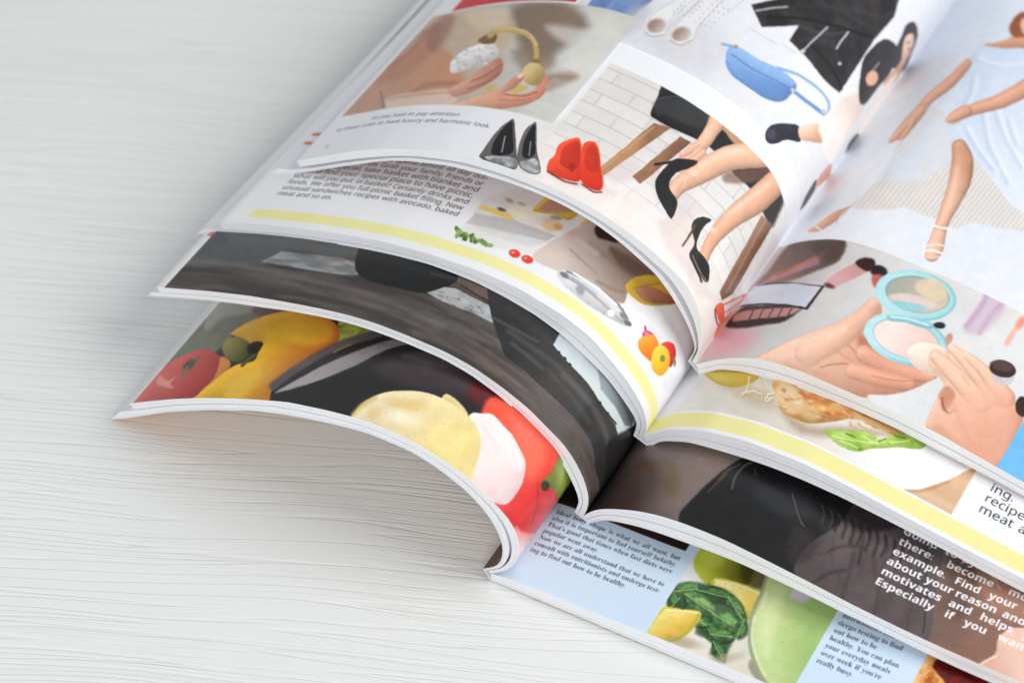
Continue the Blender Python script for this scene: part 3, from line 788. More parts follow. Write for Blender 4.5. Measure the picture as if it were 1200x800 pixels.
p.poly([(733,335),(744,325),(760,322),(776,326),(788,342),(794,354),(776,358),(756,357),(740,347)], (218,182,64), 1.8)
p.poly([(744,340),(758,335),(784,345),(792,355),(772,356),(756,353)], G((745,340),(196,140,108),(790,355),(166,106,80)), 2)
p.line([(742,338),(758,334),(772,332)], 2, (180,140,40), 2, a=.8)
p.poly([(652,320),(660,316),(670,319),(700,338),(724,358),(738,377),(733,382),(716,374),(690,358),(664,338),(657,330)], G((670,325),(226,226,228),(722,372),(196,197,200), 6, 3), 1.6)
p.limb([(668,322),(698,340),(730,372)], [5,7,5], (206,207,210), k=.3, side=.2); p.line([(664,318),(696,333),(724,356),(736,374)], 2.2, (120,120,124), 1.6); p.line([(672,320),(700,337),(722,357)], 2.4, (250,250,250), 1.6); p.line([(670,326),(696,345)], 3, (168,168,172), 3)
p.ell(661,322,6,3,30,(120,120,124),2); p.ell(680,340,5,6,-30,(160,160,164),3); p.ell(730,370,5,3,55,(130,128,126),2); p.ell(736,379,5,3,30,(110,104,98),1.6); p.ell(716,367,4,4,0,(250,250,252),3)
for x, y in ((603,297),(618,304)):
    p.ell(x, y, 7, 4.6, 20, (226,62,46), 1.8); p.ell(x - 2, y - 1.5, 2, 1.2, 0, (250,170,150), 1.5)
for i in range(46):
    q = i / 45; x = 534 + 42 * q + random.uniform(-3, 3); y = 275 + 13 * q + random.uniform(-7, 2) * (1.1 - q)
    p.ell(x, y, random.uniform(1.8, 3.6), random.uniform(1.4, 2.6), random.uniform(0, 180), random.choice([(96,130,62),(122,154,78),(70,102,44),(146,172,98)]), 1.4)
p.line([(780,376),(796,398),(803,424)], 10, (222,223,226), 10, a=.8); p.line([(742,370),(770,392),(792,430)], 5, (226,227,230), 5, a=.8)
p.line([(756,383),(757,388)], 2.5, (190,50,100), 1.5); p.ell(760,394,8,6,35,(206,56,112),1.6); p.ell(758,391,3,2,30,(236,130,166),2)
p.poly([(748,400),(754,394),(766,392),(772,402),(770,418),(764,424),(756,418),(749,410)], G((750,396),(250,162,50),(766,420),(240,124,24)), 1.6)
p.poly([(774,406),(782,400),(790,404),(792,416),(786,430),(780,424)], G((780,402),(236,70,62),(788,428),(196,30,34)), 1.6)
p.poly([(763,420),(767,408),(775,404),(783,410),(785,424),(780,436),(772,440),(764,432)], G((766,408),(255,210,70),(782,438),(246,178,26)), 1.6)
p.ell(776.5,420,3,4,0,(130,140,50),1.6); p.line([(788,420),(791,424),(790,428)], 2, (110,120,60), 1.3)
p.poly([(776,446),(800,436),(812,420),(812,440),(792,462),(782,460)], (228,229,232), 6, a=.8)
# text, set flush right in the part that shows
INK2 = (52, 52, 58)
LN = [("e to spend almost all day out-",(572,208)),("ends. Grab your family, friends or",(567,217)),("special, take basket with blanket and",(561,224)),
      ("and find your special place to have picnic.",(551,231)),("What will you put in basket? Certainly drinks and",(547,238)),("foods. We offer you full picnic basket filling. New",(540,246)),("unusual sandwiches recipes with avocado, baked",(535,253)),("meat and so on.",None)]
sR, tR = p.st((535, 253.5)); sL, tL = p.st((321, 230.5))
_, tU = p.st((566, 218.5)); lead = (tU - tR) / 5.0
full = sL - sR
SZ2 = full / (sum(word_mesh(q, 0, 0.0)[2] for q in LN[6][0].split(' ')) + .34 * 5) / lead
print('2L text', sR, sL, tR, tL, lead)
for i, (w, e) in enumerate(LN):
    t_ = tR + lead * (6 - i)
    if i < 4:
        wd = {0: full * .60, 1: full * .69, 2: full * .81, 3: full * .945}[i]
        p.text(w, sR + wd, t_, lead, INK2, width=wd, fit=True)
    else:
        p.text(w, sL, t_, lead * (1 if e else SZ2), INK2, width=full if e else None, wordgap=.33, fit=True)
PRINTS['2L'] = p.material('print_picnic', .33); PAGE_LABEL['2L'] = 'page with picnic text, yellow stripe and kitchen pictures'

# ---------- third magazine, right page: chicken on a white plate
p = Print(2, 'R')
_, ya = p.st((873, 511)); _, yb = p.st((873, 495)); _, yc = p.st((873, 489.5))
_, za = p.st((1065, 602)); _, zb = p.st((1065, 577))
print('2R band', ya, yb, za, zb)
s_l = p.st((800, 470))[0]; s_r = p.st((1130, 575))[0]
p.rect((-.01, yc), (s_r, .4), G((795,470),(226,224,222),(900,480),(206,198,186), 3, 9), set_clip=True)
p.rect((-.01, yc), (s_l, .4), (232,231,234), soft=6)
p.poly([(870,480),(960,490),(1060,500),(1160,530),(1150,545),(1120,562),(1080,572),(1040,568),(980,548),(920,524),(880,500)], G((900,490),(214,207,196),(1050,545),(240,240,238)), 10)
p.poly([(1062,572),(1084,571),(1112,561),(1140,546),(1160,540),(1160,640),(1000,600)], Nz((224,190,158), .8, 5, 3, (10, 1), c2=(206,162,124)), 2, smooth=False)
p.line([(1030,566),(1050,571),(1078,571),(1110,560),(1140,546)], 3, (250,250,248), 2.5); p.line([(1036,571),(1078,575),(1112,564)], 3, (170,128,94), 4, a=.6)
p.poly([(915,480),(950,500),(1000,498),(1050,510),(1000,512),(940,508)], (172,150,126), 12, a=.8)
p.ell(880, 462, 34, 10, 20, (186,168,142), 14, a=.7)
p.poly([(824,436),(836,428),(870,428),(890,438),(884,447),(866,453),(846,452),(832,445)], G((840,435),(222,200,96),(870,453),(206,172,50), 6, 3), 1.8)
p.line([(828,438),(842,448),(862,453),(884,447)], 1.6, (186,160,60), 1.5)
for a_ in ([(878,442),(876,456),(870,462),(880,460)],[(890,440),(894,452),(900,460),(898,470),(904,466)],[(886,452),(892,458),(894,468)],[(872,460),(882,458),(890,462)],[(900,462),(910,460)]):
    p.line(a_, 1.8, (232,214,182), 1.2); p.line([(x + 1, y + 1.6) for x, y in a_], 1.2, (160,136,104), 1.2, a=.6)
p.ell(899,468,3,2.6,0,(236,222,196),1.2); p.ell(899,468,1.4,1.1,0,(170,150,120),1)
p.poly([(905,446),(925,446),(960,455),(1000,470),(1040,486),(1064,506),(1046,509),(1020,498),(1000,490),(975,494),(948,496),(930,490),(916,482),(911,468)], Nz((226,190,132), .9, 4, 4, c2=(200,140,74)), 2)
p.poly([(910,455),(925,450),(940,462),(938,482),(922,484),(912,472)], (222,196,160), 6, a=.8)
p.poly([(940,462),(972,462),(1000,474),(996,486),(976,488),(955,480)], Nz((196,116,52), 1.0, 3, 8, c2=(226,168,96)), 5, a=.85)
p.poly([(950,452),(990,465),(1020,480),(1000,478),(965,464)], (186,108,48), 5, a=.7)
for x, y in ((948,470),(967,478),(982,474),(1006,486),(936,472),(958,488),(990,484)):
    p.ell(x + random.uniform(-3, 3), y, random.uniform(2, 5), random.uniform(.8, 1.6), random.uniform(0, 60), (248,228,192), 2.5, a=.5)
for x, y in ((978,468),(960,460),(1014,488),(1030,494),(970,484)):
    p.ell(x, y, 5, 2.4, 25, (160,78,30), 3, a=.6)
for i in range(60):
    x = random.uniform(915, 1040); y = 456 + (x - 915) * .36 + random.uniform(-6, 22) * (1 - (x - 915) / 190)
    p.ell(x, y, random.uniform(1.5, 6), random.uniform(.8, 2.2), random.uniform(0, 50), random.choice([(176,98,44),(214,160,96),(240,214,164),(150,78,34),(226,184,120)]), 2.5, a=.35)
p.poly([(1000,484),(1030,494),(1058,508),(1030,502)], (206,168,108), 3)
p.poly([(966,504),(978,503),(1000,505),(1016,506),(1034,516),(1040,512),(1056,508),(1086,518),(1078,526),(1056,524),(1040,525),(1020,526),(1008,529),(994,527),(978,518)], Nz((140,180,62), .9, 3, 5, c2=(188,214,112)), 1.8)
for a_ in ([(975,510),(1000,516),(1030,519)],[(1044,518),(1066,516)],[(985,516),(1004,524)],[(1010,510),(1024,518)]):
    p.line(a_, 1.8, (216,232,156), 1.6, a=.8)
for a_ in ([(1030,517),(1038,514)],[(1006,527),(1010,526)],[(1048,510),(1060,513)],[(992,508),(1002,512)]):
    p.line(a_, 2, (80,116,36), 1.6, a=.8)
p.clip = None
p.rect((-.01, (ya + za) / 2), (.4, (yb + zb) / 2), (236,230,158))
INK3 = (40, 44, 60)
s5, t5 = p.st((1145.5, 598.5)); _, t5t = p.st((1160.5, 574)); lead5 = (t5t - t5) / 2
for i, w in enumerate(["ing.", "recipes", "meat and"]):
    p.text(w, s5, t5t - lead5 * i, lead5 * .98, INK3, wordgap=.42)
PRINTS['2R'] = p.material('print_chicken', .33); PAGE_LABEL['2R'] = 'page with chicken on a white plate and yellow stripe'
# ---------- top magazine, left page: fashion
p = Print(1, 'L', base=(237, 238, 242))
# clothes panel: pale grey ground
s_a, t_a = p.st((652, 33)); 
p.rect((-.01, t_a), (s_a, .4), G((700,20),(220,221,226),(1000,40),(232,233,238)), set_clip=True)
p.ell(800, 50, 60, 30, 20, (206,206,212), 30, a=.6)
p.poly([(677,23),(694,0),(700,-20),(790,-20),(766,0),(731,29),(724,34),(700,29)], G((690,20),(96,124,178),(750,0),(126,152,200), 10, 3, 3), 1.6)
p.line([(680,21),(704,27),(727,31)], 1.6, (66,92,146), 1.4); p.line([(726,30),(745,10),(760,0)], 2, (74,100,154), 2, a=.8); p.line([(700,22),(720,2)], 3, (146,170,212), 5, a=.6)
p.ell(745, 22, 22, 12, -45, (196,196,202), 12, a=.7)
p.poly([(756,32),(762,18),(790,0),(830,-20),(850,-20),(820,0),(786,28),(778,40),(764,42)], (229,228,230), 2.7)
p.poly([(786,44),(792,28),(812,10),(840,-20),(870,-20),(846,0),(818,30),(812,46),(798,52)], (230,229,231), 2.7)
p.line([(756,38),(764,43),(778,41)], 2, (186,182,184), 2); p.line([(785,48),(797,53),(811,47)], 2, (186,182,184), 2); p.line([(782,30),(800,8)], 4, (204,203,208), 7, a=.7)
for a_ in ([(757,34),(764,18),(790,1),(815,-14)], [(780,38),(788,28),(820,2),(838,-12)], [(786,44),(793,28),(812,11),(836,-14)], [(813,44),(820,30),(846,1),(862,-14)]):
    p.line(a_, 1.4, (196,194,198), 2, a=.8)
p.ell(769, 30, 12.5, 9.5, -15, (206,198,194), 2); p.ell(769, 30.5, 10, 7.5, -15, G((764,26),(150,130,122),(776,36),(196,178,170)), 2)
p.ell(798, 40, 12.5, 9.5, -15, (206,198,194), 2); p.ell(798, 40.5, 10, 7.5, -15, G((793,36),(154,134,126),(806,46),(200,182,174)), 2)
for i in range(22):
    p.ell(790 + (i % 4) * 6 + (i // 4) * 4, 14 + (i % 4) * 2 - (i // 4) * 4, .9, .9, 0, (170,168,172), 1)
    p.ell(815 + (i % 4) * 6 + (i // 4) * 5, 26 + (i % 4) * 2 - (i // 4) * 5, .9, .9, 0, (170,168,172), 1)
for a_ in ([(852,16),(872,0)],[(876,32),(910,52)],[(916,52),(932,62)]):
    p.line(a_, 1.2, (204,204,210), 1.2)
# blue bag
p.line([(912,80),(935,88),(955,101),(970,117),(971,131),(966,134)], 3.2, (140,172,218), 1.8); p.line([(926,104),(944,118),(966,134)], 4.4, (104,144,204), 1.4)
p.poly([(850,74),(853,58),(862,54),(886,69),(916,83),(933,99),(929,108),(917,119),(899,117),(877,103),(857,88)], G((862,62),(132,172,226),(905,116),(104,146,206), 4, 6), 1.6)
p.poly([(856,60),(866,56),(890,70),(918,84),(932,99),(920,100),(890,88),(866,74)], (150,186,232), 2.2, a=.8); p.line([(858,64),(880,80),(908,94),(928,104)], 1.4, (86,122,180), 1.4); p.line([(846,52),(860,55)], 3, (140,174,222), 1.3); p.ell(862,55,3,2,0,(170,150,100),1.2)
p.ell(965,131,4,2.5,40,(190,196,206),1.2); p.ell(929,106,3.5,2,60,(196,202,214),1.2); p.line([(852,72),(860,87),(880,103),(900,115)], 2, (90,130,190), 2, a=.6)
# leather jacket
JK = Nz((34,32,35), .8, 4, 7, c2=(54,51,54))
p.poly([(880,6),(926,-4),(940,-20),(1060,-20),(1053,2),(1048,20),(1025,46),(1008,72),(984,109),(968,96),(944,66),(925,48),(937,30),(918,31),(893,32)], JK, 1.6, smooth=False)
p.line([(900,20),(940,22),(985,32),(1020,44)], 3, (18,17,19), 3); p.line([(936,30),(965,40),(990,38)], 2.4, (74,70,74), 3, a=.8); p.line([(950,52),(975,80),(986,104)], 3, (20,18,20), 4); p.line([(1000,10),(1030,20),(1046,16)], 4, (64,61,65), 5, a=.7)
p.line([(960,4),(990,14),(1010,28)], 4, (60,57,60), 6, a=.7)
p.line([(886,13),(904,10),(923,8)], 2, (176,172,174), 1.2); p.line([(939,62),(955,46),(970,32)], 2.2, (186,182,184), 1.2); p.line([(980,57),(987,47),(994,38)], 2.2, (200,196,198), 1.2); p.ell(941,60,3,2.4,0,(206,202,204),1.2); p.ell(984,75,2.2,2,0,(190,186,188),1.2)
p.clip = None
p.rect((-.01, t_a - .0011), (s_a + .0011, t_a), (244,245,249)); p.rect((s_a, t_a), (s_a + .0012, .4), (244,245,249))
# red picture at the head of the page
s_r2, t_r2 = p.st((600, 4)); s_rl = p.st((540, 4))[0]
p.rect((s_a + .0012, t_r2 + .0012), (s_rl + .001, .4), G((560,0),(206,40,44),(660,-10),(190,30,36), 8, 6))
# perfume photograph
(sp0, tp0), (sp1, _) = p.st((403.5, 134)), p.st((645, 148))
tp0 = (tp0 + p.st((645, 148))[1]) / 2
p.rect((sp0, tp0), (sp1, t_r2), G((420,120),(182,146,126),(650,110),(206,203,196), 5, 9), set_clip=True)
p.poly([(600,20),(720,20),(740,160),(620,160),(600,120),(640,80),(650,40)], G((620,130),(198,198,190),(690,90),(214,212,206)), 18)
p.poly([(600,8),(660,2),(690,30),(660,56),(630,74),(612,60)], (128,106,88), 18, a=.9)
p.poly([(620,92),(660,85),(678,90),(660,100),(640,106)], (148,118,98), 10, a=.8); p.poly([(600,60),(640,56),(650,76),(620,90)], (140,120,100), 14, a=.7)
p.poly([(640,30),(690,36),(720,46),(700,60),(660,50)], (214,210,204), 12, a=.8)
p.poly([(500,20),(540,10),(590,14),(604,34),(590,60),(566,64),(540,60),(520,74),(500,60)], (206,182,154), 14, a=.9)
p.poly([(545,14),(590,10),(592,28),(560,34)], (226,206,180), 10, a=.8)
p.poly([(400,140),(430,100),(470,62),(500,50),(530,64),(545,92),(530,108),(500,112),(470,122),(440,136)], G((430,120),(196,150,126),(520,70),(206,148,116)), 10)
p.poly([(440,96),(480,60),(505,30),(520,34),(500,70),(470,92)], (184,128,100), 9, a=.8); p.poly([(500,40),(520,18),(534,22),(520,50),(506,62)], (150,96,80), 9, a=.6)
p.line([(455,80),(480,62),(500,36)], 3, (168,70,56), 6, a=.4); p.line([(470,118),(500,100),(536,98)], 4, (160,104,84), 7, a=.6)
p.poly([(448,132),(455,114),(490,108),(530,104),(536,116),(520,132),(480,140)], (226,198,180), 5); p.line([(456,116),(490,111),(528,108)], 3, (206,164,146), 4)
p.poly([(398,140),(425,108),(446,108),(452,130),(440,140)], (196,150,128), 5); p.line([(446,108),(450,128)], 2, (150,104,84), 3)
p.poly([(526,104),(548,92),(566,80),(584,68),(590,76),(586,88),(570,100),(548,110),(532,114)], G((540,100),(216,160,138),(584,74),(196,132,112)), 2.5)
for a_ in ([(552,96),(570,88),(588,76)],[(548,104),(568,98),(584,88)]):
    p.line(a_, 1.6, (160,94,78), 1.8, a=.8)
p.poly([(527,80),(532,68),(550,56),(570,50),(582,54),(582,66),(562,76),(540,84),(530,86)], Nz((220,216,212), .9, 2.4, 4, c2=(246,244,242)), 2)
for i in range(26):
    p.ell(530 + random.random() * 50, 56 + random.random() * 26, 2.2, 1.4, random.uniform(0, 90), random.choice([(186,178,174),(250,250,250),(200,186,180)]), 1.6, a=.6)
p.poly([(560,48),(572,40),(582,40),(580,50),(568,52)], (126,96,58), 2)
p.line([(574,42),(584,36),(604,36),(620,42),(628,54),(628,72)], 6, (198,166,104), 1.8); p.line([(580,35),(604,34),(620,40),(629,54)], 2, (230,206,156), 2, a=.8)
p.ell(628, 72, 4, 3, 0, (150,112,60), 1.6)
p.ell(625, 87, 13.5, 13.5, 0, G((618,80),(222,196,136),(634,98),(168,136,80), 5, 2), 1.8); p.ell(607, 105, 12, 4.5, -12, (212,184,108), 2); p.ell(575, 103, 8, 3, -25, (206,180,110), 2.5)
p.poly([(500,134),(530,122),(560,112),(585,104),(600,92),(612,87),(614,92),(602,104),(592,110),(616,110),(630,102),(638,90),(643,92),(642,102),(632,116),(612,124),(586,128),(556,132),(520,142)], G((540,125),(222,176,150),(630,105),(214,142,116)), 2)
p.line([(592,111),(612,113),(630,108)], 1.8, (170,96,74), 1.8, a=.8); p.line([(586,117),(605,118),(622,116)], 1.4, (180,112,90), 1.8, a=.7); p.ell(610,89,4,2.4,-30,(242,206,190),1.6)
p.clip = None
p.rect((sp1 - .0012, tp0), (sp1, t_a - .0011), (246,247,250))
# wall, stool and legs photograph
sb, tb = p.st((716, 74))
p.rect((-.01, -.01), (sb, tb), None, set_clip=True)
sf = p.st((640, 175))[0]
tfl = p.st((700, 180))[1]
def floor_tone(x, y, pg, sel):
    jj, ii = sel
    f = sstep((pg.t[jj] - tfl + .012) / .026)[:, None]
    c = np.array((240,230,226), np.float32) * (1 - f) + np.array((222,218,214), np.float32) * f
    return c + 4 * pg.noise(sel, 14, 3)[:, None]
p.clip = None
sbw = p.st((600, 203))[0]
p.rect((-.01, -.01), (p.st((560, 190))[0], tfl + .004), floor_tone, soft=14)
p.rect((-.01, tfl - .002), (sb, tb), floor_tone, soft=.3)
p.poly([(560,190),(600,170),(652,144),(700,120),(740,160),(720,230),(640,215)], floor_tone, 14)
# bricks printed in rows
p.rect((-.01, tfl - .012), (sb, tb), None, set_clip=True)
bh, bl = .0072, .0215
r = 0; t_ = tb - .003
while t_ > tfl - .012:
    fade = min(1.0, (t_ - tfl + .016) / .02)
    p.rect((-.01, t_ - .0003), (sb, t_ + .0003), (176,168,162), soft=.8, a=.62 * max(fade, .12))
    for q in range(11):
        s_ = .004 + q * bl + (r % 2) * bl / 2
        if s_ < sb:
            p.rect((s_ - .0003, t_ - bh), (s_ + .0003, t_), (180,172,166), soft=.8, a=.55 * max(fade, .08))
            p.rect((s_, t_ - bh), (s_ + bl, t_), (206 + 30 * random.random(),) * 3, soft=1.2, a=.22)
    t_ -= bh; r += 1
p.clip = None
for q in (((760,200),(800,214),(828,250),(800,262),(770,235)), ((770,260),(800,250),(825,300),(810,330),(780,290)), ((690,190),(740,186),(760,206),(720,216)), ((800,300),(828,325),(835,350),(815,345))):
    p.poly(q, (214,200,196), 10, smooth=False, a=.55)
p.rect((-.01, -.01), (sb, tb), None, set_clip=True)
WD = (170,124,90)
p.poly([(702,198),(766,144),(786,150),(706,207)], G((740,170),(182,136,98),(760,176),(150,106,76), 7, 3), 1.4, smooth=False)
p.line([(704,200),(766,149)], 2, (204,160,122), 2, a=.7)
p.poly([(741,207),(797,160),(810,167),(750,216)], G((770,185),(150,108,80),(785,195),(122,84,62), 7, 3), 1.4, smooth=False)
p.poly([(762,134),(769,118),(780,96),(806,108),(842,128),(870,150),(905,190),(930,225),(932,248),(908,268),(896,252),(880,222),(862,206),(838,178),(822,166),(788,151),(768,140)], Nz((36,35,37), 8, 8, 3), 1.8)
p.poly([(770,118),(800,116),(832,136),(820,150),(786,138),(768,132)], (66,66,68), 8, a=.7); p.line([(764,135),(788,148),(822,164)], 2.2, (20,20,21), 2); p.line([(770,116),(800,114),(838,132)], 1.6, (96,96,98), 2, a=.6)
p.poly([(893,252),(906,264),(858,345),(846,352),(843,342)], G((870,290),(160,120,94),(884,300),(122,86,66), 8, 3), 1.4, smooth=False); p.line([(897,258),(852,342)], 2, (190,150,124), 2, a=.6)
p.poly([(930,212),(940,240),(912,300),(880,345),(862,350),(905,268)], (240,238,240), 6, smooth=False)
# skirt and white shirt at the gutter
p.poly([(890,150),(930,168),(945,178),(968,195),(950,225),(936,250),(926,220),(912,192)], (246,246,250), 4)
SK = lambda a_, b_: G(a_, SKIN_L, b_, (218,166,134), 4, 7)
p.poly([(826,160),(836,128),(858,134),(880,158),(900,170),(880,178),(858,166),(846,152)], (206,152,120), 2)
LEG = G((840,150),(230,182,154),(880,270),(222,168,138), 5, 8)
p.limb([(850,128),(835,152),(824,168),(812,178),(802,184)], [11,9,8,8,4], LEG)
for f_ in ([(816,172),(806,178),(798,183)], [(820,176),(810,184),(801,187)], [(824,179),(816,186),(808,189)]):
    p.limb(f_, [4,3.4,2.4], (228,178,152)); p.line(f_, 1, (196,130,104), 1.6, a=.4)
p.ell(798.5,183.5,2.6,1.6,-20,(240,140,146),1.2)
p.poly([(852,202),(905,196),(915,206),(880,214),(850,214)], (120,84,68), 6, a=.7)
p.limb([(912,180),(885,182),(853,186),(818,204),(796,217),(787,230)], [15,15.5,15,13,10,8], LEG, k=.24)
p.limb([(918,206),(886,235),(860,254),(840,274),(829,292),(824,308)], [14,15,12,9,7,5], LEG, k=.24)
p.line([(806,204),(814,210),(812,218)], 3, (214,160,132), 4, a=.6); p.ell(812,203,5,4,0,(250,220,198),5,a=.6)
p.line([(800,214),(792,226)], 2, (214,158,130), 3, a=.6); p.line([(838,268),(834,284)], 2, (214,158,130), 3, a=.6); p.ell(836,270,4,3.4,0,(250,218,196),4,a=.7)
p.line([(870,176),(845,180),(822,194)], 5, (252,226,206), 8, a=.5); p.line([(900,216),(876,234),(852,252)], 5, (252,224,204), 8, a=.5)
BK = (30,28,30)
p.poly([(768,212),(776,200),(790,187),(800,186),(818,189),(808,197),(792,203),(785,212),(785,222),(794,237),(788,255),(784,254),(776,240),(770,228)], BK, 1.4)
p.line([(796,188),(782,191),(768,193)], 3, BK, 1.2)
p.poly([(810,268),(814,258),(824,254),(834,258),(826,264),(820,274),(816,290),(824,300),(831,312),(830,329),(824,328),(812,308),(808,298),(814,284)], BK, 1.4)
p.line([(814,264),(808,276),(800,288)], 3.2, (96,62,52), 1.2, w2=2); p.line([(812,300),(820,318),(828,330)], 1.6, (196,150,134), 1.2, a=.7); p.line([(810,302),(818,320),(822,330)], 2.4, (40,36,38), 1.4)
p.poly([(838,359),(847,355),(849,372),(847,384),(843,378),(840,368)], (240,104,78), 1.4); p.line([(848,357),(860,351),(873,345)], 1.6, (226,90,72), 1.1); p.line([(849,366),(862,358),(872,347)], 1.3, (230,110,92), 1.1); p.line([(873,346),(866,358),(850,375),(842,392),(836,402)], 3, (228,92,72), 1.4)
p.poly([(840,384),(850,374),(846,390),(836,404)], (242,120,96), 1.6); p.line([(838,362),(839,374),(842,382)], 1.6, (110,50,50), 1.2)
p.clip = None
# boot, white coat, woman at the gutter
p.poly([(897,163),(898,153),(906,146),(920,145),(936,148),(938,166),(922,164),(910,168),(902,168)], Nz((44,42,54), 10, 2, 3), 1.5)
p.ell(904,158,5,6,0,(84,84,110),4,a=.6)
p.poly([(936,150),(950,146),(963,148),(964,167),(950,166),(938,163)], SK((940,150),(960,166)), 1.5)
p.poly([(960,146),(985,118),(1005,110),(1020,112),(1010,132),(990,165),(975,190),(966,182),(964,166)], G((970,150),(250,240,234),(1005,120),(232,214,204)), 4)
p.poly([(938,246),(944,230),(956,211),(955,222),(946,238)], (48,48,58), 1.5); p.poly([(956,218),(962,204),(974,192),(972,206),(962,216)], (222,160,136), 1.6)
p.poly([(994,170),(1003,158),(1008,160),(1000,174),(990,190)], (70,66,72), 2.5)
p.poly([(1007,118),(1008,90),(1014,66),(1036,46),(1052,56),(1050,72),(1040,90),(1028,104),(1014,122)], Nz((38,37,40), 9, 3, 4), 1.6)
p.line([(1022,84),(1030,74)], 2, (150,150,152), 1.4); p.ell(1022,92,7,9,20,(234,176,150),2)
p.poly([(1044,74),(1056,44),(1062,30),(1071,26),(1076,40),(1068,64),(1058,84)], (46,40,42), 2)
p.poly([(1056,70),(1058,54),(1062,42),(1070,40),(1070,54),(1064,68),(1052,92),(1040,104),(1036,96),(1048,82)], SK((1058,48),(1050,90)), 2)
p.ell(1064,50,2,1,0,(120,70,60),1.3); p.ell(1066,58,2.4,1.2,0,(196,70,70),1.3)
p.poly([(1040,96),(1052,86),(1040,112),(1022,140),(1010,156),(1006,150),(1024,120)], (246,234,226), 3)
# shoes
def pump(pts, inner, toe, base_c, in_c, toe_c):
    p.poly(pts, base_c, 1.4); p.poly(inner, in_c, 1.3); p.poly(toe, toe_c, 1.6)
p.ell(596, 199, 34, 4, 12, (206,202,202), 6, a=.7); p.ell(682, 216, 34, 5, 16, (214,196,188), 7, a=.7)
SV = Nz((120,120,124), .9, 2.2, 4, c2=(196,196,198))
pump([(562,184),(566,176),(572,167),(586,150),(596,142),(602,140),(604,156),(605,178),(607,194),(602,199),(590,197),(574,190)], [(576,180),(580,164),(592,148),(600,142),(601,160),(601,178),(590,182)], [(568,184),(584,183),(603,186),(606,195),(596,197),(580,192)], (96,92,94), (28,27,29), SV)
pump([(606,186),(608,170),(616,152),(624,145),(628,144),(629,160),(629,176),(634,198),(630,204),(620,203),(610,197)], [(612,182),(614,166),(622,150),(627,147),(627,166),(627,180),(618,186)], [(609,190),(618,188),(628,186),(633,200),(624,203),(613,198)], (100,97,99), (30,29,31), SV)
p.line([(588,178),(592,160)], 1.5, (196,194,196), 1.2, a=.8); p.line([(620,182),(622,166)], 1.5, (190,188,190), 1.2, a=.8); p.line([(566,186),(584,194),(600,199)], 1.5, (60,54,52), 1.3)
RD = G((650,175),(240,82,48),(690,215),(222,54,30), 4, 4)
for pts, inn in (([(641,199),(644,188),(650,182),(655,170),(666,164),(678,162),(681,172),(681,190),(682,203),(678,213),(664,211),(650,206)], [(656,190),(660,174),(672,166),(679,168),(680,186),(676,198),(664,198)]),
                 ([(680,204),(680,186),(683,170),(690,166),(697,167),(702,176),(704,196),(707,214),(704,223),(694,222),(682,214)], [(685,190),(688,174),(696,170),(700,182),(700,200),(692,202)])):
    p.poly(pts, RD, 1.4); p.poly(inn, (204,52,34), 2); p.line(pts[4:9], 1.4, (250,110,74), 1.4, a=.7)
p.line([(642,201),(660,212),(676,216)], 2, (96,30,24), 1.6, a=.8); p.line([(682,216),(696,225),(705,225)], 2, (96,30,24), 1.6, a=.8)
p.ell(670, 196, 4, 6, 0, (150,36,28), 3, a=.6)
# caption
sA, tA = p.st((433.5, 140.5)); sE, _ = p.st((537, 136)); sB, tB = p.st((394, 153.5)); sBe, tBe = p.st((572, 151.5))
tA = (p.st((537, 136.5))[1] + tA) / 2; tB = (tB + tBe) / 2
print('1L cap', sA, sE, sB, sBe, tA, tB)
INK1 = (74, 76, 84)
p.text("So you have to pay attention", sA, tA, (tA - tB), INK1, width=sA - sE, fit=True)
p.text("to these rules to have luxury and harmonic look.", sB, tB, (tA - tB), INK1, width=sB - sBe, fit=True)
s4, t4 = p.st((379, 174)); p.text("4", s4, t4, .0036, (150,152,158))
PRINTS['1L'] = p.material('print_fashion', .36); PAGE_LABEL['1L'] = 'fashion page with shoes, blue bag and leather jacket'
# the leaf just below, with two orange marks at its edge
q = Print(1, 'L', base=(232, 233, 238), tmax=PAGE_H)
q.rect((-.01, -.01), (.4, .4), (232,233,238))
for tq in (.0178, .0238):
    q.rect((q.L - .011, tq - .0010), (q.L - .0012, tq + .0010), (222,104,80))
UNDER[('1L', 0, 2)] = q.material('print_edge_marks', .33)

# ---------- top magazine, right page
p = Print(1, 'R', base=(230, 234, 242))
p.rect((-.01, -.01), (.4, .4), G((960,250),(232,234,240),(1180,60),(222,228,240)))
p.ell(1120, 60, 90, 70, 0, (212,218,230), 70, a=.6)
# pleated skirt
def pleats(x, y, pg, sel):
    f = .5 + .5 * np.sin((x * .8 + y * .62) * 1.25 + 3.5 * pg.noise(sel, 22, 3))
    c = np.array((212,205,200), np.float32) * (1 - f[:, None]) + np.array((232,228,226), np.float32) * f[:, None]
    return c
p.poly([(996,243),(1018,222),(1040,196),(1056,160),(1078,128),(1104,130),(1122,164),(1140,186),(1200,204),(1290,230),(1290,300),(1200,272),(1160,266),(1140,261),(1118,268),(1100,258),(1075,250),(1060,243),(1040,246)], pleats, 3)
p.poly([(1040,200),(1062,158),(1080,132),(1108,140),(1120,170),(1100,200),(1060,215)], (222,226,236), 14, a=.7)
DR = G((1120,80),(206,218,236),(1200,240),(228,234,246), 5, 9, 3, (1, 2.5))
p.poly([(1133,78),(1140,62),(1154,52),(1200,52),(1300,60),(1300,280),(1200,250),(1172,222),(1150,196),(1132,176),(1116,160),(1110,146),(1122,126),(1126,100)], DR, 4)
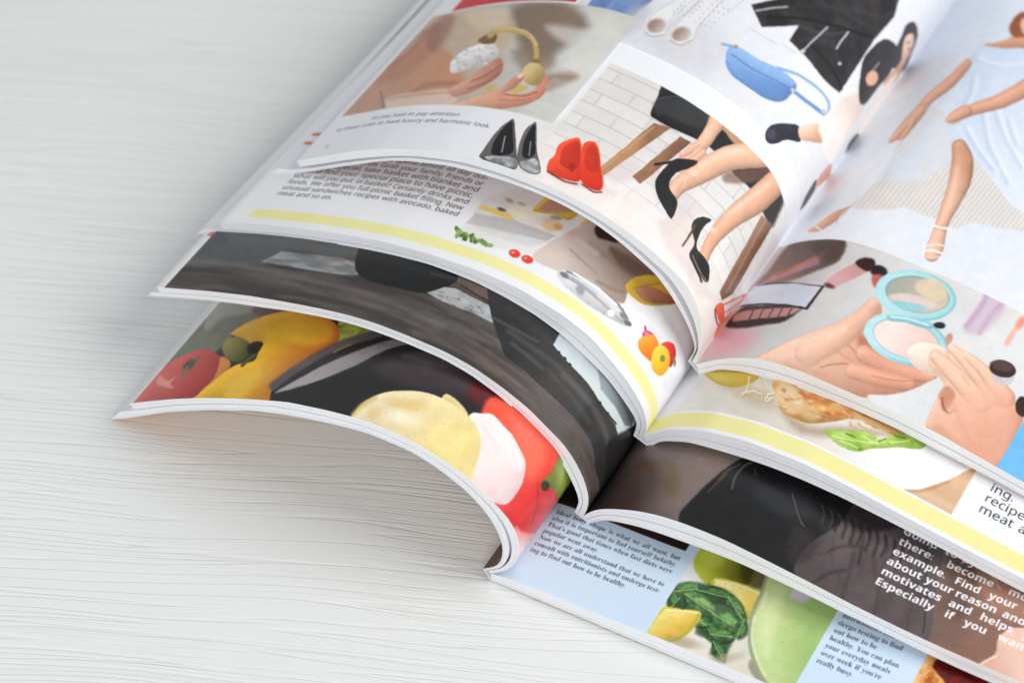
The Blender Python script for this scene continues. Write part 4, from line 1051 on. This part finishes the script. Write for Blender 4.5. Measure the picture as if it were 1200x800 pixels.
for a_ in ([(1140,90),(1136,110),(1126,130)],[(1150,130),(1158,170),(1180,215)],[(1165,130),(1176,160),(1196,196)],[(1142,68),(1165,76),(1195,74)],[(1130,150),(1146,178),(1164,200)],[(1180,140),(1190,170)]):
    p.line(a_, 3, (192,204,224), 6, a=.8)
    p.line([(x + 6, y) for x, y in a_], 3, (240,244,252), 6, a=.7)
p.poly([(1098,140),(1090,170),(1076,200),(1056,214),(1048,206),(1070,176),(1084,146)], (216,222,234), 9, a=.7)
S1 = G((1070,150),(226,176,148),(1140,80),(214,160,132))
ARM = G((1060,150),(224,174,148),(1150,90),(212,160,134), 4, 8)
p.limb([(1134,74),(1114,96),(1091,114),(1076,131)], [5,6.5,6,5], ARM)
p.limb([(1080,128),(1066,144),(1052,158),(1043,166)], [6,7,5,2], ARM); p.limb([(1070,140),(1062,156),(1054,164)], [4,3,1.6], ARM)
p.line([(1064,146),(1052,160)], 1.2, (190,130,106), 1.8, a=.6); p.line([(1068,150),(1058,162)], 1.2, (190,130,106), 1.8, a=.5)
p.limb([(1215,96),(1174,118),(1144,127),(1128,133)], [11,9,7,6.5], ARM)
p.limb([(1132,130),(1120,136),(1112,141)], [7,7,3.5], ARM); p.line([(1112,143),(1122,140),(1132,138)], 1.2, (190,126,102), 1.6, a=.7); p.line([(1114,146),(1124,144)], 1.2, (190,126,102), 1.6, a=.6)
p.poly([(1152,53),(1166,50),(1180,46),(1192,42),(1240,44),(1240,66),(1200,57),(1175,57)], S1, 2)
p.poly([(1183,38),(1184,28),(1192,18),(1202,14),(1240,14),(1240,46),(1200,44),(1190,44)], Nz((150,92,62), 14, 3, 3), 3)
p.poly([(1198,22),(1240,20),(1240,44),(1204,44)], (230,184,158), 3)
p.limb([(1124,172),(1128,190),(1124,214),(1114,238),(1104,262),(1098,284)], [9,13,13,10,7.5,9], G((1110,220),(228,180,154),(1140,205),(208,154,126), 4, 8), k=.26)
p.limb([(1100,276),(1096,290),(1092,299)], [8,10,8], (236,188,162))
p.line([(1122,196),(1116,228),(1106,256)], 4, (250,214,192), 6, a=.5); p.ell(1134,186,5,6,0,(208,156,130),6,a=.5)
p.line([(1094,264),(1102,267),(1112,268)], 2, (250,246,242), 1.2); p.line([(1083,294),(1092,293),(1104,297)], 2.2, (250,246,242), 1.2); p.line([(1082,290),(1094,286),(1106,288)], 1.6, (246,240,236), 1.2)
for i in range(5): p.ell(1085 + i * 3.6, 302 - abs(i - 2) * .5, 1.6, 1.4, 0, (240,204,188), 1.2)
p.poly([(946,271),(956,264),(972,252),(986,245),(998,241),(990,250),(976,262),(960,271)], G((950,268),(232,182,156),(995,244),(216,160,132)), 1.8)
p.line([(980,262),(986,252),(998,242)], 1.6, (220,210,206), 1.2); p.line([(956,265),(962,270)], 1.6, (250,240,236), 1.2)
# make-up photograph
tm = (p.st((1000, 285.5))[1] + p.st((1130, 332))[1]) / 2
p.rect((-.01, -.01), (.4, tm), G((880,330),(198,192,190),(1100,420),(222,222,222), 3, 14), set_clip=True)
p.ell(880, 400, 46, 24, -20, (206,206,206), 20, a=.8); p.ell(856, 402, 30, 14, -20, (226,168,182), 18, a=.8); p.ell(1130, 340, 60, 30, 20, (220,216,214), 30, a=.8)
p.poly([(880,340),(900,318),(925,286),(960,276),(990,280),(984,304),(960,316),(930,328),(900,336)], G((900,330),(150,118,112),(970,285),(92,78,72), 8, 5), 5)
for i, c in enumerate([(196,150,190),(206,130,120),(220,150,130),(170,110,100)]):
    p.line([(888 + i * 8, 334 - i * 4), (920 + i * 8, 322 - i * 5), (958 + i * 4, 308 - i * 5)], 4, c, 5, a=.6)
p.poly([(955,286),(990,282),(982,304),(960,304)], (84,66,60), 7, a=.7)
p.poly([(850,382),(868,362),(890,358),(940,358),(920,376),(900,380),(870,384)], (64,50,52), 4)
p.poly([(858,376),(872,364),(936,360),(922,370),(880,374)], (192,142,134), 3)
for i in range(5): p.line([(878 + i * 11, 374 - i * .6), (884 + i * 11, 361)], 1.6, (104,72,70), 1.6)
p.poly([(868,360),(884,336),(900,332),(926,331),(967,335),(946,363),(920,358),(890,357)], (52,46,50), 2, smooth=False)
p.poly([(866,358),(884,335),(905,333),(930,332),(963,336),(944,360),(920,356),(890,355)], G((880,340),(222,224,234),(950,350),(206,210,222)), 2, smooth=False)
p.poly([(966,334),(974,324),(1000,309),(1014,306),(1022,314),(1010,322),(984,334),(974,338)], G((975,335),(214,168,168),(1010,312),(200,150,150)), 3)
p.poly([(1002,308),(1012,302),(1024,304),(1025,312),(1016,318)], (58,38,36), 3); p.ell(972,335,6,3,20,(110,60,64),3)
p.ell(1030,318,10,7,10,(44,38,42),3); p.poly([(1022,322),(1036,324),(1036,338),(1024,336)], (190,100,90), 4)
p.poly([(1146,360),(1160,340),(1176,346),(1176,366),(1160,384),(1140,392),(1130,384)], (206,184,202), 10, a=.8)
p.line([(1132,382),(1150,358),(1158,340)], 6, (192,158,186), 6, a=.8); p.line([(1148,390),(1162,368),(1180,350)], 6, (198,166,192), 6, a=.8)
p.line([(1180,402),(1190,386),(1200,374)], 6, (236,170,146), 5, a=.8); p.ell(1196,378,5,8,30,(230,120,90),5,a=.5)
# left hand
HA = G((950,400),(232,188,164),(1040,450),(222,160,134), 5, 10)
p.poly([(860,432),(890,417),(927,398),(960,386),(973,381),(1000,369),(1012,358),(1022,350),(1033,358),(1032,370),(1016,382),(1012,392),(1024,404),(1040,412),(1056,426),(1080,434),(1098,438),(1092,448),(1068,458),(1040,464),(1014,466),(985,462),(940,450),(890,440)], HA, 2)
p.poly([(900,420),(940,402),(972,392),(990,396),(960,412),(930,424)], (242,206,184), 12, a=.7)
p.poly([(1008,392),(1030,406),(1054,426),(1040,430),(1018,416),(1006,404)], (184,116,92), 8, a=.8)
p.line([(962,430),(984,426),(1010,428),(1036,436)], 1.8, (186,118,96), 2.4, a=.8); p.line([(985,398),(1000,410),(1008,424)], 1.8, (196,130,106), 2.6, a=.8); p.line([(1040,432),(1062,436),(1086,436)], 2, (186,112,90), 2.4, a=.8)
p.line([(975,408),(1000,424),(1030,446)], 2, (200,138,114), 4, a=.6); p.line([(1000,376),(1014,366),(1024,356)], 4, (244,204,182), 4, a=.7); p.line([(920,428),(960,438),(1000,452)], 4, (206,148,124), 8, a=.5)
p.limb([(948,412),(985,392),(1008,374),(1024,356)], [17,14,11,8], HA, soft=5, k=.10, side=.08, a=.9)
p.limb([(1012,414),(1040,428),(1070,438),(1092,442)], [10,10,9,6], HA, soft=4, k=.16, a=.9); p.limb([(1000,434),(1036,444),(1066,450)], [10,10,7], HA, soft=4, k=.16, a=.85)
p.line([(1022,440),(1050,446),(1078,446)], 1.4, (180,112,90), 2, a=.6); p.ell(1022,354,4,3,-40,(246,206,192),2.5,a=.7)
p.line([(905,424),(950,420),(985,412)], 3, (210,156,130), 9, a=.4); p.line([(930,404),(965,392),(990,384)], 5, (250,220,200), 8, a=.5)
# white bowl behind the hands
p.poly([(1016,464),(1040,463),(1070,456),(1096,444),(1102,450),(1092,478),(1086,500),(1050,490)], G((1030,465),(226,226,228),(1090,480),(220,220,221)), 2.7)
# compact
p.ell(1073, 346, 48, 29, 11, G((1040,330),(178,222,226),(1110,365),(140,196,204)), 1.8)
p.ell(1073, 346, 45, 26, 11, (190,230,233), 2.5, a=.6)
p.ell(1075, 345, 38, 21, 11, (120,160,166), 1.6); p.ell(1075, 345.5, 37, 20, 11, G((1050,335),(168,172,160),(1095,350),(206,190,172), 4, 5), 1.8)
p.poly([(1072,334),(1090,326),(1106,334),(1110,346),(1096,354),(1080,346)], (222,204,176), 5); p.poly([(1042,346),(1066,344),(1098,356),(1092,362),(1066,362),(1046,354)], (226,206,200), 4); p.poly([(1046,352),(1074,356),(1088,362),(1064,364),(1050,358)], (150,206,212), 3)
p.ell(1062, 398, 51, 29, 18, G((1030,380),(186,226,230),(1090,420),(136,192,200)), 1.8); p.ell(1062, 397, 48, 26, 18, (196,232,235), 2.5, a=.6)
p.ell(1062, 397, 41, 22, 18, (164,196,198), 1.6); p.ell(1062, 397.5, 39.5, 20.5, 18, G((1040,385),(246,226,220),(1080,412),(236,208,200)), 1.8)
p.poly([(1040,369),(1060,370),(1092,378),(1090,386),(1060,378),(1042,376)], (150,206,214), 2); p.line([(1044,371),(1066,374),(1088,381)], 1.6, (214,240,242), 1.4)
p.ell(1101, 381, 7, 4, 0, (46,44,50), 2); p.ell(1112,397,4,7,20,(210,150,130),2.5)
p.poly([(1062,412),(1074,402),(1092,402),(1110,410),(1108,430),(1100,440),(1086,438),(1070,428)], G((1070,408),(248,230,214),(1100,436),(236,212,190)), 2)
# right hand
HB = G((1100,430),(240,196,172),(1170,520),(226,166,140), 5, 10)
p.poly([(1088,420),(1092,411),(1100,410),(1110,418),(1111,408),(1118,404),(1130,412),(1142,420),(1156,432),(1172,448),(1186,466),(1200,482),(1196,500),(1184,522),(1170,552),(1150,552),(1110,526),(1086,502),(1086,492),(1092,478),(1100,462),(1106,452),(1100,442),(1090,432)], HB, 2)
p.poly([(1130,425),(1160,445),(1180,475),(1170,500),(1150,480),(1130,455)], (248,212,190), 14, a=.7)
p.poly([(1100,462),(1110,452),(1120,462),(1114,476),(1106,482),(1102,474)], (196,130,104), 5, a=.8); p.line([(1118,480),(1112,484),(1106,478),(1104,466)], 2.4, (150,84,62), 2, a=.8)
p.line([(1110,418),(1122,432),(1134,446)], 2, (200,138,112), 2.4, a=.8); p.line([(1104,414),(1116,430),(1124,446)], 3, (250,216,196), 4, a=.6); p.line([(1130,414),(1144,430),(1152,444)], 2, (208,148,122), 3, a=.6)
p.line([(1098,500),(1120,515),(1150,530)], 6, (206,146,120), 10, a=.5)
p.limb([(1150,470),(1126,446),(1108,428),(1096,417)], [14,11,9,6.5], HB, k=.16); p.limb([(1166,462),(1142,434),(1126,417),(1115,408)], [13,9,7,5], HB, k=.16); p.limb([(1178,466),(1158,440),(1142,424),(1132,416)], [12,8,6,4], HB, k=.16)
p.ell(1096,415,3.6,2.8,40,(250,214,202),1.8); p.ell(1115,407.5,2.8,2,40,(250,214,202),1.6)
p.poly([(1120,470),(1160,450),(1190,480),(1186,515),(1165,545),(1125,520),(1110,490)], HB, 16, a=.85)
p.line([(1136,452),(1128,440)], 1.6, (206,150,124), 3, a=.6); p.line([(1152,446),(1146,434)], 1.6, (206,150,124), 3, a=.6); p.line([(1118,476),(1128,500),(1140,520)], 4, (214,156,130), 9, a=.5)
p.ell(1175, 442, 13, 10, 10, (196,194,198), 3, a=.8); p.ell(1175, 432, 16, 10, 14, (62,46,44), 1.8); p.ell(1174, 428.5, 13, 6, 14, (92,72,68), 3, a=.8); p.ell(1198, 476, 8, 12, 0, (58,44,42), 2)
p.poly([(1164,556),(1172,540),(1186,516),(1200,492),(1260,500),(1290,640),(1200,580)], (112,182,240), 1.6, smooth=False)
p.clip = None
PRINTS['1R'] = p.material('print_makeup', .5, .16); PAGE_LABEL['1R'] = 'page with pale blue dress and hands holding powder compact'
# ------------------------------------------------------------------ build the magazines
def paper_material():
    m, nt, bs = node_mat('coated_paper')
    N, L = nt.nodes, nt.links
    tc = N.new('ShaderNodeTexCoord')
    n = N.new('ShaderNodeTexNoise'); n.inputs['Scale'].default_value = 60.0
    L.new(tc.outputs['Object'], n.inputs['Vector'])
    mx = N.new('ShaderNodeMix'); mx.data_type = 'RGBA'
    mx.inputs['A'].default_value = (0.80, 0.80, 0.82, 1); mx.inputs['B'].default_value = (0.86, 0.86, 0.87, 1)
    L.new(n.outputs['Fac'], mx.inputs['Factor']); L.new(mx.outputs['Result'], bs.inputs['Base Color'])
    bs.inputs['Roughness'].default_value = 0.5
    bs.inputs['Specular IOR Level'].default_value = 0.3
    return m
PAPER = paper_material()

def cover_material(name, c1, c2, edge, scale=9.0):
    m, nt, bs = node_mat(name)
    N, L = nt.nodes, nt.links
    tc = N.new('ShaderNodeTexCoord')
    n = N.new('ShaderNodeTexNoise'); n.inputs['Scale'].default_value = scale; n.inputs['Detail'].default_value = 2.0
    L.new(tc.outputs['Object'], n.inputs['Vector'])
    mx = N.new('ShaderNodeMix'); mx.data_type = 'RGBA'
    mx.inputs['A'].default_value = (*c1, 1); mx.inputs['B'].default_value = (*c2, 1)
    L.new(n.outputs['Fac'], mx.inputs['Factor']); L.new(mx.outputs['Result'], bs.inputs['Base Color'])
    bs.inputs['Roughness'].default_value = 0.3
    return m

def sheet(name, parent, lo, hi, v0, v1, mats, top_mat=0, bot_mat=0, uv=None, rows=3, tmax=PAGE_H):
    """a thin closed sheet: lo and hi are its lower and upper section lines (u, z), drawn out from v0 to v1"""
    n = len(lo)
    vs = np.linspace(v0, v1, rows)
    V = []
    for v in vs:
        for c in (hi, lo):
            for p in c:
                V.append((float(lean(k, p[0], v)), v, p[1]))
    uvs = None
    if uv is not None:
        L = uv
        uvs = []
        for v in vs:
            for c in (0, 1):
                for j in range(n):
                    uvs.append((L[j], v / tmax))
    F, M = [], []
    left = hi[-1][0] < hi[0][0]
    def add(a, b, c, d, m):
        F.append((a, b, c, d) if not left else (d, c, b, a)); M.append(m)
    for r in range(rows - 1):
        o, q = r * 2 * n, (r + 1) * 2 * n
        for j in range(n - 1):
            add(o + j, o + j + 1, q + j + 1, q + j, top_mat)
            add(o + n + j + 1, o + n + j, q + n + j, q + n + j + 1, bot_mat)
        add(o + n - 1, o + 2 * n - 1, q + 2 * n - 1, q + n - 1, 0)
        add(o + n, o, q, q + n, 0)
    e = (rows - 1) * 2 * n
    for j in range(n - 1):
        add(j, n + j, n + j + 1, j + 1, 0)
        add(e + j + 1, e + n + j + 1, e + n + j, e + j, 0)
    ob = new_obj(name, V, F, mats, parent, True, M, uvs)
    # keep the cut edges of the paper crisp
    me = ob.data
    for ed in me.edges:
        pass
    bm = bmesh.new(); bm.from_mesh(me)
    for ed in bm.edges:
        if len(ed.link_faces) == 2 and ed.calc_face_angle(0) > 0.9:
            ed.smooth = False
    bm.to_mesh(me); bm.free()
    return ob

# bundles of leaves in each half: (leaves, share of the thickness near the spine, share far out, trimmed flush with the top page)
TMAX = {k + s_: .125 for k in '432' for s_ in 'LR'}
BUN = {
'4L': [(5, .06, .40, .06, .46, False), (8, .58, 1.0, .52, 1.0, True)],
'3L': [(4, .06, .34, .06, .38, False), (9, .40, 1.0, .42, 1.0, True)],
'2L': [(5, .06, .40, .06, .30, False), (7, .46, .90, .36, .92, True), (1, .95, 1.0, .96, 1.0, True)],
'1L': [(3, .06, .20, .06, .22, False), (10, .50, 1.0, .40, 1.0, True)],
'4R': [(10, .06, 1.0, .06, 1.0, True)],
'3R': [(5, .06, .46, .06, .46, False), (6, .50, 1.0, .52, 1.0, True)],
'2R': [(5, .06, .40, .06, .40, False), (7, .43, 1.0, .45, 1.0, True)],
'1R': [(5, .06, .44, .06, .40, False), (7, .48, 1.0, .47, 1.0, True)],
}
LABELS = {
4: ('magazine lying open on the table under the others, showing vegetables and a green smoothie', 'magazine'),
3: ('open magazine with dark slate photograph and bold white lettering, second up from the table', 'magazine'),
2: ('open magazine with yellow stripe along both pages, picnic text and chicken on a plate', 'magazine'),
1: ('open fashion magazine on top of the stack, with high heels, leather jacket and powder compact', 'magazine'),
}
COVERS = {
3: cover_material('pale_cover', (0.62, 0.55, 0.52), (0.75, 0.70, 0.68), None),
2: cover_material('grey_cover', (0.70, 0.70, 0.72), (0.80, 0.80, 0.80), None),
1: cover_material('rose_cover', (0.70, 0.42, 0.40), (0.80, 0.60, 0.56), None),
}
def orange_cover():
    m, nt, bs = node_mat('orange_print_cover')
    N, L = nt.nodes, nt.links
    tc = N.new('ShaderNodeTexCoord'); sx = N.new('ShaderNodeSeparateXYZ'); L.new(tc.outputs['Object'], sx.inputs[0])
    mr = N.new('ShaderNodeMapRange'); mr.inputs['From Min'].default_value = -0.17; mr.inputs['From Max'].default_value = 0.01
    L.new(sx.outputs['X'], mr.inputs['Value'])
    cr = N.new('ShaderNodeValToRGB'); e = cr.color_ramp.elements
    e[0].position = 0.0; e[0].color = (1.0, 0.42, 0.10, 1); e[1].position = 1.0; e[1].color = (0.72, 0.28, 0.04, 1)
    for pos, c in ((0.16, (1.0, 0.50, 0.18, 1)), (0.38, (0.82, 0.64, 0.52, 1)), (0.86, (0.80, 0.62, 0.52, 1)), (0.95, (0.75, 0.36, 0.08, 1))):
        k = e.new(pos); k.color = c
    L.new(mr.outputs[0], cr.inputs[0]); L.new(cr.outputs[0], bs.inputs['Base Color'])
    bs.inputs['Roughness'].default_value = 0.35
    return m
COVERS[4] = orange_cover()
SPINES = {4: cover_material('brown_spine', (0.05, 0.03, 0.02), (0.12, 0.07, 0.04), None), 3: COVERS[3], 2: COVERS[2], 1: COVERS[1]}

def half_line(k, side, f0, f1, trim):
    b, t = SM['%d%sb' % (k, side)], SM['%d%st' % (k, side)]
    h = sstep((WPAR - 0.03) / 0.33)
    f = f0 + (f1 - f0) * h
    p = b + (t - b) * f[:, None]
    if trim > 0:
        d = np.r_[0, np.cumsum(np.hypot(*np.diff(p, axis=0).T))]
        w = WPAR * (d[-1] - trim)
        p = np.stack([np.interp(w, d, p[:, 0]), np.interp(w, d, p[:, 1])], 1)
    return p

for k in (4, 3, 2, 1):
    U, V, O = frame(k)
    root = bpy.data.objects.new('magazine', None)
    COL.objects.link(root)
    root.location = O.tolist()
    root.rotation_euler = (0, 0, -AL + MAG[k]['rot'])
    root['label'], root['category'] = LABELS[k]
    root['group'] = 'open magazines stacked on the table'
    # ---- cover: left board, spine and right board in one bent sheet
    cl = half_line(k, 'L', 0, 0, 0)[::-1]; ch = half_line(k, 'L', .05, .05, 0)[::-1]
    rl = half_line(k, 'R', 0, 0, 0); rh = half_line(k, 'R', .05, .05, 0)
    gut = SM['%dLt' % k][0]
    sp = [cl[-1] + (rl[0] - cl[-1]) * q for q in (.25, .5, .75)]
    sph = [p + (gut - p) * 0.10 for p in sp]
    lo = np.concatenate([cl, sp, rl]); hi = np.concatenate([ch, sph, rh])
    cov = sheet('cover', root, lo, hi, -0.0003, PAGE_H + 0.0004, [PAPER, COVERS[k], SPINES[k]], 0, 1)
    nL = len(cl)
    # the spine strip takes the spine's colour
    for f in cov.data.polygons:
        if f.material_index == 1:
            us = [cov.data.vertices[i].co for i in f.vertices]
            j = [i % (2 * len(lo)) - len(lo) for i in f.vertices]
            if min(j) >= nL - 7 and max(j) <= nL + 3:
                f.material_index = 2
    # ---- glue block along the spine
    for side in 'LR':
        dlt = (SM['%d%sb' % (k, side)][-1][0] - SM['%d%st' % (k, side)][-1][0])
        b_end, t_end = SM['%d%sb' % (k, side)][-1], SM['%d%st' % (k, side)][-1]
        gapd = float(np.hypot(*(b_end - t_end)))
        for bi, (n, s0, s1, e0, e1, flush) in enumerate(BUN['%d%s' % (k, side)]):
            for i in range(n):
                fa0, fa1 = s0 + (s1 - s0) * i / n, s0 + (s1 - s0) * (i + 1) / n
                fb0, fb1 = e0 + (e1 - e0) * i / n, e0 + (e1 - e0) * (i + 1) / n
                top = (bi == len(BUN['%d%s' % (k, side)]) - 1 and i == n - 1)
                g = 0.0 if top else (0.03 + 0.03 * rng.random() if rng.random() < .88 else .2)
                fa1 -= (fa1 - fa0) * g; fb1 -= (fb1 - fb0) * g
                trim = max(0.0, (1 - fb1) * gapd * 0.9) if flush else 0.0
                trim += 0 if top else rng.uniform(0, 0.0006)
                lo = half_line(k, side, fa0, fb0, trim)
                hi = half_line(k, side, fa1, fb1, trim)
                v0 = 0.0 if top else rng.uniform(-0.00005, 0.00025)
                mats, tm, uv = [PAPER], 0, None
                key = '%d%s' % (k, side)
                if top:
                    mats = [PAPER, PRINTS[key]]; tm = 1
                    d = np.r_[0, np.cumsum(np.hypot(*np.diff(hi, axis=0).T))]
                    uv = d / d[-1]
                elif (key, bi, i) in UNDER:
                    mats = [PAPER, UNDER[(key, bi, i)]]; tm = 1
                    d = np.r_[0, np.cumsum(np.hypot(*np.diff(hi, axis=0).T))]
                    uv = d / d[-1]
                pg = sheet('page', root, lo, hi, v0, PAGE_H + (0 if top else rng.uniform(-0.0004, 0.0004)), mats, tm, 0, uv, 3, TMAX.get(key, PAGE_H))
                if top:
                    pg['label'] = PAGE_LABEL[key]

if _to.name in COL.objects:
    COL.objects.unlink(_to)
bpy.data.objects.remove(_to)
